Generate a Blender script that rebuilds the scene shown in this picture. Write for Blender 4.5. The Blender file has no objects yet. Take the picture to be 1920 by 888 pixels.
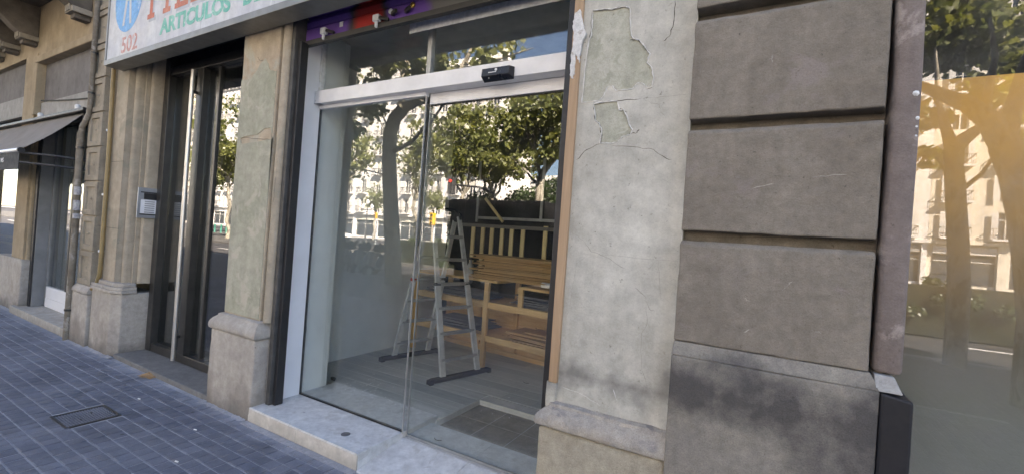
import bpy, bmesh, math, random
import numpy as np
from mathutils import Vector, Matrix, geometry
random.seed(7); rng = np.random.default_rng(7)
R_ = math.radians
scene = bpy.context.scene
C = scene.collection

# ------------------------------------------------------------------ camera
FPX, YAW, PITCH, ROLL = 834.28, -0.519229, 0.004732, 0.0712548     # focal length in photo pixels (1920 wide)
CAM = Vector((0.0, -2.1, 1.6))
_f = Vector((math.sin(YAW)*math.cos(PITCH), math.cos(YAW)*math.cos(PITCH), math.sin(PITCH)))
_r = _f.cross(Vector((0, 0, 1))).normalized(); _u = _r.cross(_f)
RT = math.cos(ROLL)*_r + math.sin(ROLL)*_u
UP = -math.sin(ROLL)*_r + math.cos(ROLL)*_u
cam = bpy.data.cameras.new('camera'); cam_ob = bpy.data.objects.new('camera', cam); C.objects.link(cam_ob)
cam.sensor_fit = 'HORIZONTAL'; cam.sensor_width = 36.0; cam.lens = FPX/1920*36
cam.clip_start = 0.02; cam.clip_end = 2000
cam_ob.matrix_world = Matrix(((RT.x, UP.x, -_f.x, CAM.x), (RT.y, UP.y, -_f.y, CAM.y), (RT.z, UP.z, -_f.z, CAM.z), (0, 0, 0, 1)))
scene.camera = cam_ob

# ------------------------------------------------------------------ light
SUN_EL, SUN_AZ = R_(41), R_(52)           # azimuth from +Y (behind the shop) towards +X
world = bpy.data.worlds.new('World'); scene.world = world; world.use_nodes = True
wn = world.node_tree; bg = wn.nodes['Background']
sky = wn.nodes.new('ShaderNodeTexSky'); sky.sky_type = 'NISHITA'; sky.sun_disc = False
sky.sun_elevation = SUN_EL; sky.sun_rotation = SUN_AZ; sky.air_density = 1.0; sky.dust_density = 0.2; sky.ozone_density = 4.0
wn.links.new(sky.outputs[0], bg.inputs[0]); bg.inputs[1].default_value = 0.052
sl = bpy.data.lights.new('sun', 'SUN'); sl.energy = 5.0; sl.angle = R_(0.53); sl.color = (1.0, 0.98, 0.95)
so = bpy.data.objects.new('sun', sl); C.objects.link(so)
sdir = Vector((math.sin(SUN_AZ)*math.cos(SUN_EL), math.cos(SUN_AZ)*math.cos(SUN_EL), math.sin(SUN_EL)))
so.rotation_euler = sdir.to_track_quat('Z', 'Y').to_euler(); so.location = (20, 20, 40)
vs = scene.view_settings; vs.view_transform = 'Standard'; vs.look = 'None'; vs.gamma = 1.0; vs.use_curve_mapping = False
vs.exposure = 3.5
try:
    vs.use_white_balance = True; vs.white_balance_temperature = 8000; vs.white_balance_tint = 18
except Exception: pass
scene.cycles.max_bounces = 10; scene.cycles.transparent_max_bounces = 16; scene.cycles.diffuse_bounces = 5
scene.cycles.use_denoising = True; scene.cycles.sample_clamp_indirect = 8

# ------------------------------------------------------------------ photo pixel -> point in the place
def ray(px, py):
    return _f + RT*((px-960)/FPX) - UP*((py-444)/FPX)
def P(px, py, Y):                       # on the plane y = Y
    d = ray(px, py); return CAM + d*((Y-CAM.y)/d.y)
def G(px, py, z=0.0):                   # on a level z
    d = ray(px, py); return CAM + d*((z-CAM.z)/d.z)
def M(px, py, Yw, gy=0.42):             # seen by reflection in glass at y = gy, standing at y = Yw in the street
    p = P(px, py, 2*gy - Yw); return Vector((p.x, Yw, p.z))

# ------------------------------------------------------------------ materials
def srgb(r, g, b):
    f = lambda c: (c/12.92 if c <= .04045 else ((c+.055)/1.055)**2.4)
    return (f(r/255), f(g/255), f(b/255), 1)
class NT:
    def __init__(s, name):
        s.m = bpy.data.materials.new(name); s.m.use_nodes = True; s.t = s.m.node_tree; s.b = s.t.nodes['Principled BSDF']
        s.pos = s.t.nodes.new('ShaderNodeNewGeometry').outputs['Position']
    def n(s, k, **kw):
        nd = s.t.nodes.new('ShaderNode'+k)
        for a, v in kw.items(): setattr(nd, a, v)
        return nd
    def l(s, a, b): s.t.links.new(a, b)
    def mapped(s, scale=(1, 1, 1)):
        mp = s.n('Mapping'); mp.inputs['Scale'].default_value = scale; s.l(s.pos, mp.inputs['Vector']); return mp.outputs[0]
    def noise(s, scale, detail=4, rough=.55, vec=None, dist=0):
        nd = s.n('TexNoise'); nd.inputs['Scale'].default_value = scale; nd.inputs['Detail'].default_value = detail
        nd.inputs['Roughness'].default_value = rough; nd.inputs['Distortion'].default_value = dist
        s.l(vec if vec is not None else s.pos, nd.inputs['Vector']); return nd.outputs[0]
    def ramp(s, fac, stops, interp='LINEAR'):
        r = s.n('ValToRGB'); e = r.color_ramp; e.interpolation = interp
        while len(e.elements) < len(stops): e.elements.new(.5)
        for el, (p, c) in zip(e.elements, stops):
            el.position = p; el.color = c if len(c) == 4 else (*c, 1)
        s.l(fac, r.inputs[0]); return r.outputs[0]
    def mix(s, fac, a, b, mode='MIX'):
        m = s.n('Mix', data_type='RGBA', blend_type=mode)
        for sock, v in ((m.inputs['Factor'], fac), (m.inputs[6], a), (m.inputs[7], b)):
            if isinstance(v, (int, float)): sock.default_value = v
            elif isinstance(v, tuple): sock.default_value = v if len(v) == 4 else (*v, 1)
            else: s.l(v, sock)
        return m.outputs[2]
    def bump(s, h, strength=.3, dist=.01):
        b = s.n('Bump'); b.inputs['Strength'].default_value = strength; b.inputs['Distance'].default_value = dist
        s.l(h, b.inputs['Height']); s.l(b.outputs[0], s.b.inputs['Normal'])
    def math(s, op, a, b=0.0):
        m = s.n('Math', operation=op)
        for i, v in enumerate((a, b)):
            if isinstance(v, (int, float)): m.inputs[i].default_value = v
            else: s.l(v, m.inputs[i])
        return m.outputs[0]
def g3(c, k): return tuple(min(1, x*k) for x in c[:3])+(1,)
def simple(name, col, rough=.6, metal=0.0, var=.15, scale=6, bump=.1, bscale=60, stretch=None, spec=None, dist=.004):
    t = NT(name); vec = t.mapped(stretch) if stretch else None
    nz = t.noise(scale, 5, .6, vec); c = t.ramp(nz, [(.3, g3(col, 1-var)), (.7, g3(col, 1+var))])
    t.l(c, t.b.inputs['Base Color']); t.b.inputs['Metallic'].default_value = metal
    rr = t.ramp(t.noise(scale*2.3, 4, .6, vec), [(.3, (rough*.8,)*3), (.75, (min(1, rough*1.2),)*3)]); t.l(rr, t.b.inputs['Roughness'])
    if spec is not None: t.b.inputs['Specular IOR Level'].default_value = spec
    if bump: t.bump(t.noise(bscale, 5, .65, vec), bump, dist)
    return t.m
def stone(name, c1, c2, spots=None, rough=.9, s1=2.5, s2=14, bump=.5, dist=.006, grime=None, gz=None, fine=180, speck=.5, streak=.08, pits=.5, foot=None):
    """weathered stone: two colours in big clouds, mid stains, specks, real dirt that collects near a height gz"""
    t = NT(name)
    a = t.mix(t.ramp(t.noise(s1, 6, .6, dist=.4), [(.36, (0, 0, 0)), (.64, (1, 1, 1))]), c1, c2)
    b = t.mix(t.ramp(t.noise(s2, 6, .7), [(.35, (.8, .8, .8)), (.7, (1.1, 1.1, 1.1))]), (0, 0, 0, 1), (1, 1, 1, 1))
    st = t.ramp(t.noise(s2, 6, .7), [(.3, (.78, .78, .78)), (.72, (1.12, 1.12, 1.12))])
    a = t.mix(1.0, a, st, 'MULTIPLY')
    if spots: a = t.mix(t.ramp(t.noise(s1*1.7, 7, .65, dist=.6), [(.56, (0, 0, 0)), (.64, (1, 1, 1))]), a, spots)
    if grime:
        gn = t.noise(3.2, 6, .6)
        if gz:
            sx = t.n('SeparateXYZ'); t.l(t.pos, sx.inputs[0])
            d = t.math('DIVIDE', t.math('ABSOLUTE', t.math('SUBTRACT', sx.outputs[2], gz[0])), gz[1])
            gn = t.math('SUBTRACT', t.math('MULTIPLY', gn, 1.5), t.math('MULTIPLY', d, .55))
        a = t.mix(t.ramp(gn, [(.42, (0, 0, 0)), (.75, (.85, .85, .85))]), a, grime)
    if foot:                             # splash dirt with a ragged upper edge
        sx = t.n('SeparateXYZ'); t.l(t.pos, sx.inputs[0])
        fz = t.math('SUBTRACT', t.math('MULTIPLY', t.noise(6, 6, .65), .9), t.math('MULTIPLY', sx.outputs[2], 2.2))
        a = t.mix(t.ramp(fz, [(.1, (0, 0, 0)), (.5, (.75, .75, .75))]), a, foot)
    if streak:
        sv = t.ramp(t.noise(7, 5, .65, t.mapped((1, 1, .08))), [(.32, (1-streak,)*3), (.6, (1.05,)*3)]); a = t.mix(1.0, a, sv, 'MULTIPLY')
    if pits:
        pv = t.ramp(t.noise(38, 4, .75), [(.27, (1-pits,)*3), (.36, (1, 1, 1))]); a = t.mix(1.0, a, pv, 'MULTIPLY')
    sp = t.ramp(t.noise(fine, 3, .8), [(.32, (.72, .72, .72)), (.5, (1, 1, 1)), (.68, (1.15, 1.15, 1.15))])
    a = t.mix(speck, a, t.mix(1.0, a, sp, 'MULTIPLY'))
    t.l(a, t.b.inputs['Base Color']); t.b.inputs['Roughness'].default_value = rough; t.b.inputs['Specular IOR Level'].default_value = .25
    h = t.math('ADD', t.math('MULTIPLY', t.noise(fine*.6, 4, .7), .5), t.noise(s2*1.6, 6, .65)); t.bump(h, bump, dist)
    return t.m
def glass(name, tint=(.965, .985, .975, 1), f0=.088, dirt=.012):
    t = NT(name); nt = t.t; out = nt.nodes['Material Output']; nt.nodes.remove(t.b)
    lw = t.n('LayerWeight'); lw.inputs['Blend'].default_value = .5
    p5 = t.math('POWER', lw.outputs['Facing'], 5.0)
    fac = t.math('ADD', t.math('MULTIPLY', p5, 1-f0), f0)
    tr = t.n('BsdfTransparent'); tr.inputs[0].default_value = tint
    gl = t.n('BsdfGlossy'); gl.inputs['Roughness'].default_value = 0.0; gl.inputs[0].default_value = (1, 1, 1, 1)
    mx = t.n('MixShader'); t.l(fac, mx.inputs[0]); t.l(tr.outputs[0], mx.inputs[1]); t.l(gl.outputs[0], mx.inputs[2])
    df = t.n('BsdfDiffuse'); df.inputs[0].default_value = (.6, .6, .58, 1)
    m2 = t.n('MixShader'); t.l(t.ramp(t.noise(3, 6, .7), [(.4, (dirt*.3,)*3), (.6, (dirt*1.2,)*3), (.75, (dirt*3.0,)*3)]), m2.inputs[0])
    t.l(mx.outputs[0], m2.inputs[1]); t.l(df.outputs[0], m2.inputs[2]); t.l(m2.outputs[0], out.inputs[0]); return t.m
def wood(name, c1, c2, axis='x', rough=.6, scale=5, knots=True):
    t = NT(name); st = {'x': (.25, 6, 6), 'y': (6, .25, 6), 'z': (6, 6, .25)}[axis]
    oi = t.n('ObjectInfo'); v = t.n('Vector' 'Math', operation='ADD'); t.l(t.mapped(st), v.inputs[0])
    cm = t.n('CombineXYZ'); rm = t.math('MULTIPLY', oi.outputs['Random'], 37.0)
    for i in range(3): t.l(rm, cm.inputs[i])
    t.l(cm.outputs[0], v.inputs[1])
    g = t.noise(scale, 6, .6, v.outputs[0], .8)
    c = t.ramp(g, [(.3, c1), (.68, c2)])
    hue = t.ramp(oi.outputs['Random'], [(0, (.82, .82, .82)), (1, (1.1, 1.08, 1.05))]); c = t.mix(1.0, c, hue, 'MULTIPLY')
    if knots:
        k = t.n('TexVoronoi'); k.inputs['Scale'].default_value = 5; t.l(t.pos, k.inputs['Vector'])
        c = t.mix(t.ramp(k.outputs['Distance'], [(.03, (.8, .8, .8)), (.1, (0, 0, 0))]), c, g3(c1, .35))
    t.l(c, t.b.inputs['Base Color']); t.b.inputs['Roughness'].default_value = rough; t.bump(g, .15, .002); return t.m

MT = {}
MT['paver'] = None
def paver_mat():
    t = NT('paver_concrete'); oi = t.n('ObjectInfo')
    at = t.n('Attribute', attribute_name='tint')
    a = t.mix(t.ramp(t.noise(1.3, 5, .6), [(.35, (0, 0, 0)), (.65, (1, 1, 1))]), (.108, .115, .146, 1), (.185, .193, .228, 1))
    tt = t.ramp(at.outputs['Fac'], [(0, (.84, .84, .84)), (.85, (1.08, 1.08, 1.08)), (1, (1.22, 1.2, 1.17))]); a = t.mix(1.0, a, tt, 'MULTIPLY')
    dust = t.ramp(t.noise(7, 7, .7), [(.52, (0, 0, 0)), (.8, (.4, .4, .4))]); a = t.mix(dust, a, (.27, .28, .3, 1))
    sx = t.n('SeparateXYZ'); t.l(t.pos, sx.inputs[0])
    wash = t.math('SUBTRACT', t.math('ADD', t.math('MULTIPLY', sx.outputs[1], 3.2), 1.0), t.math('MULTIPLY', t.noise(5, 6, .7), .75))   # cement wash-off along the foot of the new step and plinths
    a = t.mix(t.ramp(wash, [(.12, (0, 0, 0)), (.62, (.62, .62, .62))]), a, (.36, .38, .43, 1))
    a = t.mix(t.ramp(t.noise(2.1, 6, .7, dist=.8), [(.55, (0, 0, 0)), (.72, (.6, .6, .6))]), a, (.06, .062, .07, 1))
    gv = t.n('TexVoronoi'); gv.inputs['Scale'].default_value = 4.5; t.l(t.pos, gv.inputs['Vector'])
    a = t.mix(t.ramp(gv.outputs['Distance'], [(.05, (.8, .8, .8)), (.075, (0, 0, 0))]), a, (.05, .05, .052, 1))
    sp = t.ramp(t.noise(260, 3, .8), [(.35, (.75, .75, .75)), (.66, (1.22, 1.22, 1.22))]); a = t.mix(1.0, a, sp, 'MULTIPLY')
    t.l(a, t.b.inputs['Base Color']); t.l(t.ramp(t.noise(9, 5, .6), [(.3, (.55,)*3), (.7, (.85,)*3)]), t.b.inputs['Roughness'])
    t.bump(t.noise(130, 5, .7), .35, .003); return t.m
MT['paver'] = paver_mat()
MT['joint'] = stone('paver_joint_sand', (.29, .29, .305, 1), (.40, .40, .42, 1), s1=2, s2=30, bump=.6)
MT['sidewalk_far'] = None
MT['cement'] = stone('cement', (.34, .33, .31, 1), (.42, .41, .39, 1), s1=4, s2=30)
MT['asphalt'] = stone('asphalt', (.045, .046, .05, 1), (.065, .065, .068, 1), s1=.4, s2=3, fine=90, bump=.4)
MT['kerb'] = stone('kerb_granite', (.3, .3, .3, 1), (.38, .37, .36, 1))
MT['cream'] = stone('cream_stucco', (.33, .255, .17, 1), (.40, .32, .22, 1), s1=.9, s2=6, bump=.25, speck=.3, grime=(.26, .2, .13, 1))
MT['sand'] = stone('sandstone', (.42, .355, .275, 1), (.36, .31, .24, 1), s1=1.6, s2=9, bump=.4, spots=(.30, .275, .215, 1), speck=.4)
MT['pillar2'] = stone('peeling_sandstone', (.47, .375, .275, 1), (.40, .34, .255, 1), s1=1.5, s2=8, bump=.45, spots=(.40, .37, .30, 1), speck=.5)
MT['plinth'] = stone('plinth_limestone', (.36, .325, .29, 1), (.45, .41, .36, 1), s1=3, s2=16, bump=.8, dist=.008, grime=(.24, .21, .18, 1), gz=(0.0, .5), foot=(.13, .12, .11, 1))
MT['plinthR'] = stone('plinth_golden_limestone', (.44, .39, .30, 1), (.37, .325, .25, 1), foot=(.13, .12, .11, 1), s1=4, s2=22, bump=1.0, dist=.01, speck=.8)
MT['capR'] = stone('cap_limestone_mauve', (.37, .335, .295, 1), (.45, .395, .33, 1), s1=5, s2=26, bump=1.0, dist=.009, spots=(.27, .245, .225, 1), speck=.9)
MT['plaster'] = stone('old_lime_plaster', (.44, .42, .365, 1), (.555, .535, .475, 1), s1=2.6, s2=11, bump=.8, dist=.004, grime=(.17, .165, .15, 1), gz=(.93, .2), speck=.35)
MT['bare'] = stone('bare_render', (.40, .395, .315, 1), (.475, .46, .39, 1), s1=5, s2=20, bump=.6, dist=.005, spots=(.34, .34, .27, 1), speck=.6)
MT['block'] = stone('taupe_rendered_stone', (.212, .182, .148, 1), (.256, .224, .184, 1), streak=.12, s1=2.2, s2=18, bump=1.0, dist=.005, spots=(.24, .205, .18, 1), speck=.7, fine=220)
MT['base'] = stone('taupe_base_stone', (.29, .262, .215, 1), (.235, .212, .185, 1), s1=3, s2=20, bump=.8, dist=.005, grime=(.06, .056, .056, 1), gz=(1.0, .34), speck=.9)
MT['margin'] = stone('mauve_painted_stone', (.235, .192, .172, 1), (.2, .163, .146, 1), s1=3, s2=15, bump=.8, dist=.007, spots=(.34, .29, .26, 1), speck=.5)
MT['quoin'] = stone('quoin_stone', (.34, .295, .23, 1), (.27, .235, .185, 1), s1=3, s2=12, bump=.5, spots=(.22, .19, .15, 1))
MT['upper'] = stone('upper_facade_stone', (.40, .35, .28, 1), (.46, .41, .34, 1), s1=.5, s2=5)
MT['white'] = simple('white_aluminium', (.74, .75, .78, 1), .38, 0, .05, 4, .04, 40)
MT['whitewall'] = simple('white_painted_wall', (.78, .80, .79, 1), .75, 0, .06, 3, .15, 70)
MT['header'] = simple('scuffed_white_header', (.78, .78, .79, 1), .4, 0, .1, 5, .08, 30)
MT['galv'] = simple('galvanised_steel', (.6, .62, .64, 1), .5, .15, .22, 22, .05, 60)
MT['alu'] = simple('ladder_aluminium', (.66, .67, .68, 1), .4, .45, .18, 9, .06, 60)
MT['aludull'] = simple('dull_aluminium', (.42, .43, .43, 1), .5, .6, .15, 10, .06, 60)
MT['steel'] = simple('stainless_steel', (.6, .58, .55, 1), .38, .8, .08, 8, .02, 60)
MT['black'] = simple('black_paint', (.018, .018, .02, 1), .5, 0, .3, 8, .2, 50)
MT['blackmetal'] = simple('dark_bronze_frame', (.04, .038, .036, 1), .35, .2, .25, 8, .05, 50)
MT['blackguard'] = simple('black_corner_guard', (.006, .006, .009, 1), .6, 0, .3, 8, .05, 60)
MT['rubber'] = simple('black_rubber', (.02, .02, .02, 1), .7)
MT['redplastic'] = simple('red_plastic', (.35, .03, .025, 1), .45)
MT['darkfloor'] = stone('doorstep_slab', (.16, .155, .15, 1), (.2, .195, .185, 1), s1=4, s2=20)
MT['tile'] = stone('light_stone_tile', (.58, .58, .575, 1), (.68, .68, .67, 1), s1=6, s2=18, rough=.5, bump=.15, spots=(.5, .49, .47, 1), speck=.3, pits=.15, streak=0)
MT['tileedge'] = stone('cream_stone_tile', (.60, .55, .48, 1), (.70, .65, .58, 1), s1=5, s2=18, rough=.55, bump=.15, spots=(.54, .49, .43, 1), speck=.3, pits=.15, foot=(.32, .29, .25, 1))
MT['floorwood'] = wood('grey_vinyl_plank', (.40, .415, .40, 1), (.52, .53, .51, 1), 'x', .55, 5, False)
MT['mattile'] = stone('brown_floor_tile', (.27, .225, .175, 1), (.36, .305, .24, 1), s1=6, s2=30, rough=.6, bump=.2)
MT['grout'] = simple('grout', (.55, .53, .5, 1), .8)
MT['pine'] = wood('pine', (.64, .38, .15, 1), (.80, .55, .27, 1), 'x', .55, 5)
MT['pinez'] = wood('pine_upright', (.62, .37, .15, 1), (.78, .53, .26, 1), 'z', .55, 5)
MT['board'] = wood('mdf_board', (.44, .27, .12, 1), (.60, .39, .19, 1), 'x', .6, 5, False)
MT['boarddark'] = wood('dark_board', (.13, .125, .12, 1), (.2, .19, .18, 1), 'x', .55, 5, False)
MT['slat'] = wood('pale_slat', (.68, .55, .29, 1), (.82, .68, .4, 1), 'z', .6, 5, False)
MT['batten'] = wood('weathered_batten', (.36, .235, .14, 1), (.47, .32, .2, 1), 'z', .75, 7)
MT['paper'] = simple('white_paper', (.75, .75, .74, 1), .7)
MT['ink'] = simple('printed_ink', (.05, .05, .05, 1), .7)
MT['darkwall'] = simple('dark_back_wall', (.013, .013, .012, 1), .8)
MT['ceil'] = simple('grey_ceiling', (.45, .45, .44, 1), .9)
MT['glass'] = glass('shop_glass')
MT['filmglass'] = glass('hazy_film_glass', (.97, .98, .97, 1), .06, .05)
MT['doorglass'] = glass('entrance_glass', (.72, .74, .73, 1), .11, .01)
MT['winglass'] = glass('window_glass', (.8, .82, .82, 1), .12, .005)
MT['signwhite'] = stone('weathered_sign_panel', (.56, .585, .60, 1), (.66, .65, .63, 1), s1=1.3, s2=9, bump=.15, grime=(.45, .46, .52, 1), rough=.6, speck=.25)
MT['signframe'] = simple('grey_sign_frame', (.2, .2, .187, 1), .45, .3, .12)
MT['signblue'] = stone('faded_blue_paint', (.13, .36, .68, 1), (.19, .44, .72, 1), s1=4, s2=25, rough=.6, bump=.1, spots=(.4, .55, .7, 1))
MT['signred'] = stone('faded_red_paint', (.55, .17, .11, 1), (.62, .25, .17, 1), s1=6, s2=30, rough=.6, bump=.1)
MT['signred2'] = stone('pale_red_paint', (.52, .25, .22, 1), (.6, .36, .32, 1), s1=9, s2=30, rough=.6, bump=.1, spots=(.66, .6, .58, 1))
MT['signshade'] = simple('grey_letter_shade', (.42, .44, .47, 1), .7)
MT['signgreen'] = stone('faded_green_paint', (.12, .45, .36, 1), (.25, .55, .46, 1), s1=7, s2=30, rough=.6, bump=.1, spots=(.5, .66, .6, 1))
MT['ochre'] = simple('ochre_pipe_paint', (.25, .175, .075, 1), .5, 0, .2)
MT['pipe'] = stone('old_cast_iron_pipe', (.15, .125, .095, 1), (.23, .2, .16, 1), s1=5, s2=20, spots=(.30, .275, .24, 1), rough=.7)
MT['greypanel'] = stone('grey_boarding', (.155, .145, .14, 1), (.19, .18, .175, 1), s1=2, s2=8, bump=.15, speck=.2)
MT['greylight'] = stone('pale_grey_lintel', (.30, .295, .275, 1), (.34, .33, .315, 1), s1=2, s2=8, bump=.15, speck=.2)
MT['awning'] = simple('grey_awning_canvas', (.20, .18, .165, 1), .9, 0, .1, 3, .2, 300)
MT['navy'] = simple('dark_valance', (.012, .014, .02, 1), .8)
MT['brass'] = simple('brass', (.6, .42, .12, 1), .35, .9)
MT['darkstone'] = stone('sooty_balcony_stone', (.10, .085, .07, 1), (.16, .135, .11, 1), s1=3, s2=12)
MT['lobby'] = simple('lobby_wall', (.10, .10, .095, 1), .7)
MT['pilot'] = simple('dim_lamp', (.7, .7, .65, 1), .3)
def shutter_mat():                       # graffiti colours sprayed along the shutter
    t = NT('graffiti_shutter_paint'); sx = t.n('SeparateXYZ'); t.l(t.pos, sx.inputs[0])
    u = t.math('ADD', t.math('DIVIDE', t.math('ADD', sx.outputs[0], 3.5), 2.4), t.math('MULTIPLY', t.math('SUBTRACT', t.noise(6, 4, .6), .5), .08))
    pu, rd, dk, gr = (.155, .075, .33, 1), (.42, .03, .025, 1), (.045, .04, .038, 1), (.15, .145, .14, 1)
    c = t.ramp(u, [(0, gr), (.05, pu), (.235, pu), (.265, dk), (.295, rd), (.385, rd), (.41, dk), (.43, pu), (.56, pu), (.575, pu), (.60, gr), (1, gr)])
    c = t.mix(t.ramp(t.noise(25, 6, .7), [(.6, (0, 0, 0)), (.75, (.7, .7, .7))]), c, dk)
    t.l(c, t.b.inputs['Base Color']); t.b.inputs['Roughness'].default_value = .4; t.bump(t.noise(40, 4, .6), .1, .002); return t.m
MT['shutter'] = shutter_mat()
def poster_mat():                        # printed film: orange at the top fading to grey-green
    t = NT('orange_to_grey_window_film'); sx = t.n('SeparateXYZ'); t.l(t.pos, sx.inputs[0])
    z = t.math('ADD', t.math('DIVIDE', sx.outputs[2], 2.6), t.math('MULTIPLY', t.math('SUBTRACT', t.noise(.9, 2, .5), .5), .06))
    c = t.ramp(z, [(.2, (.19, .20, .175, 1)), (.40, (.175, .175, .145, 1)), (.50, (.15, .12, .08, 1)), (.56, (.24, .17, .1, 1)), (.66, (.42, .25, .10, 1)), (.84, (.74, .41, .12, 1))])
    t.l(c, t.b.inputs['Base Color']); t.b.inputs['Roughness'].default_value = .9; t.b.inputs['Specular IOR Level'].default_value = .1; return t.m
MT['film'] = poster_mat()
def leaf_mat(name, c1, c2, tr=.45):
    t = NT(name); nt = t.t; out = nt.nodes['Material Output']; nt.nodes.remove(t.b)
    at = t.n('Attribute', attribute_name='tint'); c = t.ramp(at.outputs['Fac'], [(0, c1), (1, c2)])
    d = t.n('BsdfDiffuse'); x = t.n('BsdfTranslucent'); t.l(c, d.inputs[0]); t.l(t.mix(1.0, c, (1.25, 1.2, .6, 1), 'MULTIPLY'), x.inputs[0])
    g = t.n('BsdfGlossy'); g.inputs['Roughness'].default_value = .45; g.inputs[0].default_value = (.9, .9, .9, 1)
    m = t.n('MixShader'); m.inputs[0].default_value = tr; t.l(d.outputs[0], m.inputs[1]); t.l(x.outputs[0], m.inputs[2])
    m2 = t.n('MixShader'); m2.inputs[0].default_value = .05; t.l(m.outputs[0], m2.inputs[1]); t.l(g.outputs[0], m2.inputs[2])
    t.l(m2.outputs[0], out.inputs[0]); return t.m
MT['leaf'] = leaf_mat('plane_tree_leaf', (.10, .13, .035, 1), (.25, .26, .085, 1))
MT['leafdark'] = leaf_mat('evergreen_leaf', (.03, .055, .018, 1), (.07, .11, .03, 1), .3)
def bark_mat():
    t = NT('plane_tree_bark'); v = t.mapped((1, 1, .45))
    a = t.mix(t.ramp(t.noise(5, 5, .6, v, .6), [(.42, (0, 0, 0)), (.52, (1, 1, 1))]), (.17, .15, .115, 1), (.36, .335, .27, 1))
    a = t.mix(t.ramp(t.noise(9, 5, .6, v, .6), [(.58, (0, 0, 0)), (.63, (1, 1, 1))]), a, (.10, .085, .065, 1))
    t.l(a, t.b.inputs['Base Color']); t.b.inputs['Roughness'].default_value = .9; t.bump(t.noise(20, 5, .6, v), .4, .02); return t.m
MT['bark'] = bark_mat()
FAC = {k: stone('facade_'+k, c1, c2, s1=.3, s2=3, fine=40, bump=.2) for k, (c1, c2) in dict(
    white=((.68, .67, .64, 1), (.75, .74, .71, 1)), cream=((.64, .59, .49, 1), (.7, .65, .56, 1)), grey=((.55, .54, .5, 1), (.62, .6, .56, 1)), orange=((.55, .33, .18, 1), (.6, .38, .22, 1))).items()}
MT['winframe'] = simple('window_joinery', (.6, .58, .54, 1), .6)
MT['winpane'] = simple('window_pane', (.05, .06, .07, 1), .08, 0, .3, 1, 0)
MT['blind'] = simple('window_blind', (.6, .58, .5, 1), .7)
MT['iron'] = simple('balcony_iron', (.07, .07, .07, 1), .5, .3)
MT['van'] = simple('dark_grey_van_paint', (.010, .010, .011, 1), .7, 0, .12, 2, 0, spec=.1)
MT['carblack'] = simple('black_car_paint', (.012, .012, .014, 1), .15, 0, .1, 2, 0)
MT['carwhite'] = simple('white_car_paint', (.75, .75, .75, 1), .2, 0, .05, 2, 0)
MT['tyre'] = simple('tyre_rubber', (.02, .02, .02, 1), .8)
MT['scooterbody'] = simple('scooter_silver', (.25, .26, .28, 1), .3, .3)
MT['yellow'] = simple('traffic_light_yellow', (.75, .42, .02, 1), .4)
MT['bollardgreen'] = simple('green_bollard_paint', (.02, .22, .16, 1), .4)
def emis(name, c, s):
    t = NT(name); t.b.inputs['Base Color'].default_value = c; t.b.inputs['Emission Color'].default_value = c; t.b.inputs['Emission Strength'].default_value = s; return t.m
MT['redlamp'] = emis('red_signal_lamp', (1, .05, .03, 1), .2)
MT['taillamp'] = emis('red_tail_lamp', (.8, .02, .02, 1), .25)
MT['smear'] = stone('smeared_plaster', (.62, .61, .58, 1), (.7, .69, .67, 1), s1=9, s2=40, bump=.9, dist=.006, spots=(.42, .38, .34, 1))
MT['coat'] = stone('greenish_render', (.335, .335, .255, 1), (.40, .385, .31, 1), s1=3, s2=14, bump=.5, spots=(.44, .40, .33, 1), speck=.5)
MT['reserve'] = stone('reservation_paving', (.085, .083, .08, 1), (.11, .108, .1, 1), s1=.5, s2=4)
MT['greylining'] = simple('grey_door_lining', (.2, .205, .21, 1), .5)
MT['dullstep'] = stone('dull_step_stone', (.40, .37, .33, 1), (.48, .45, .41, 1), s1=5, s2=18, foot=(.25, .23, .2, 1))
MT['line'] = simple('road_paint', (.7, .7, .68, 1), .7)

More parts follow.
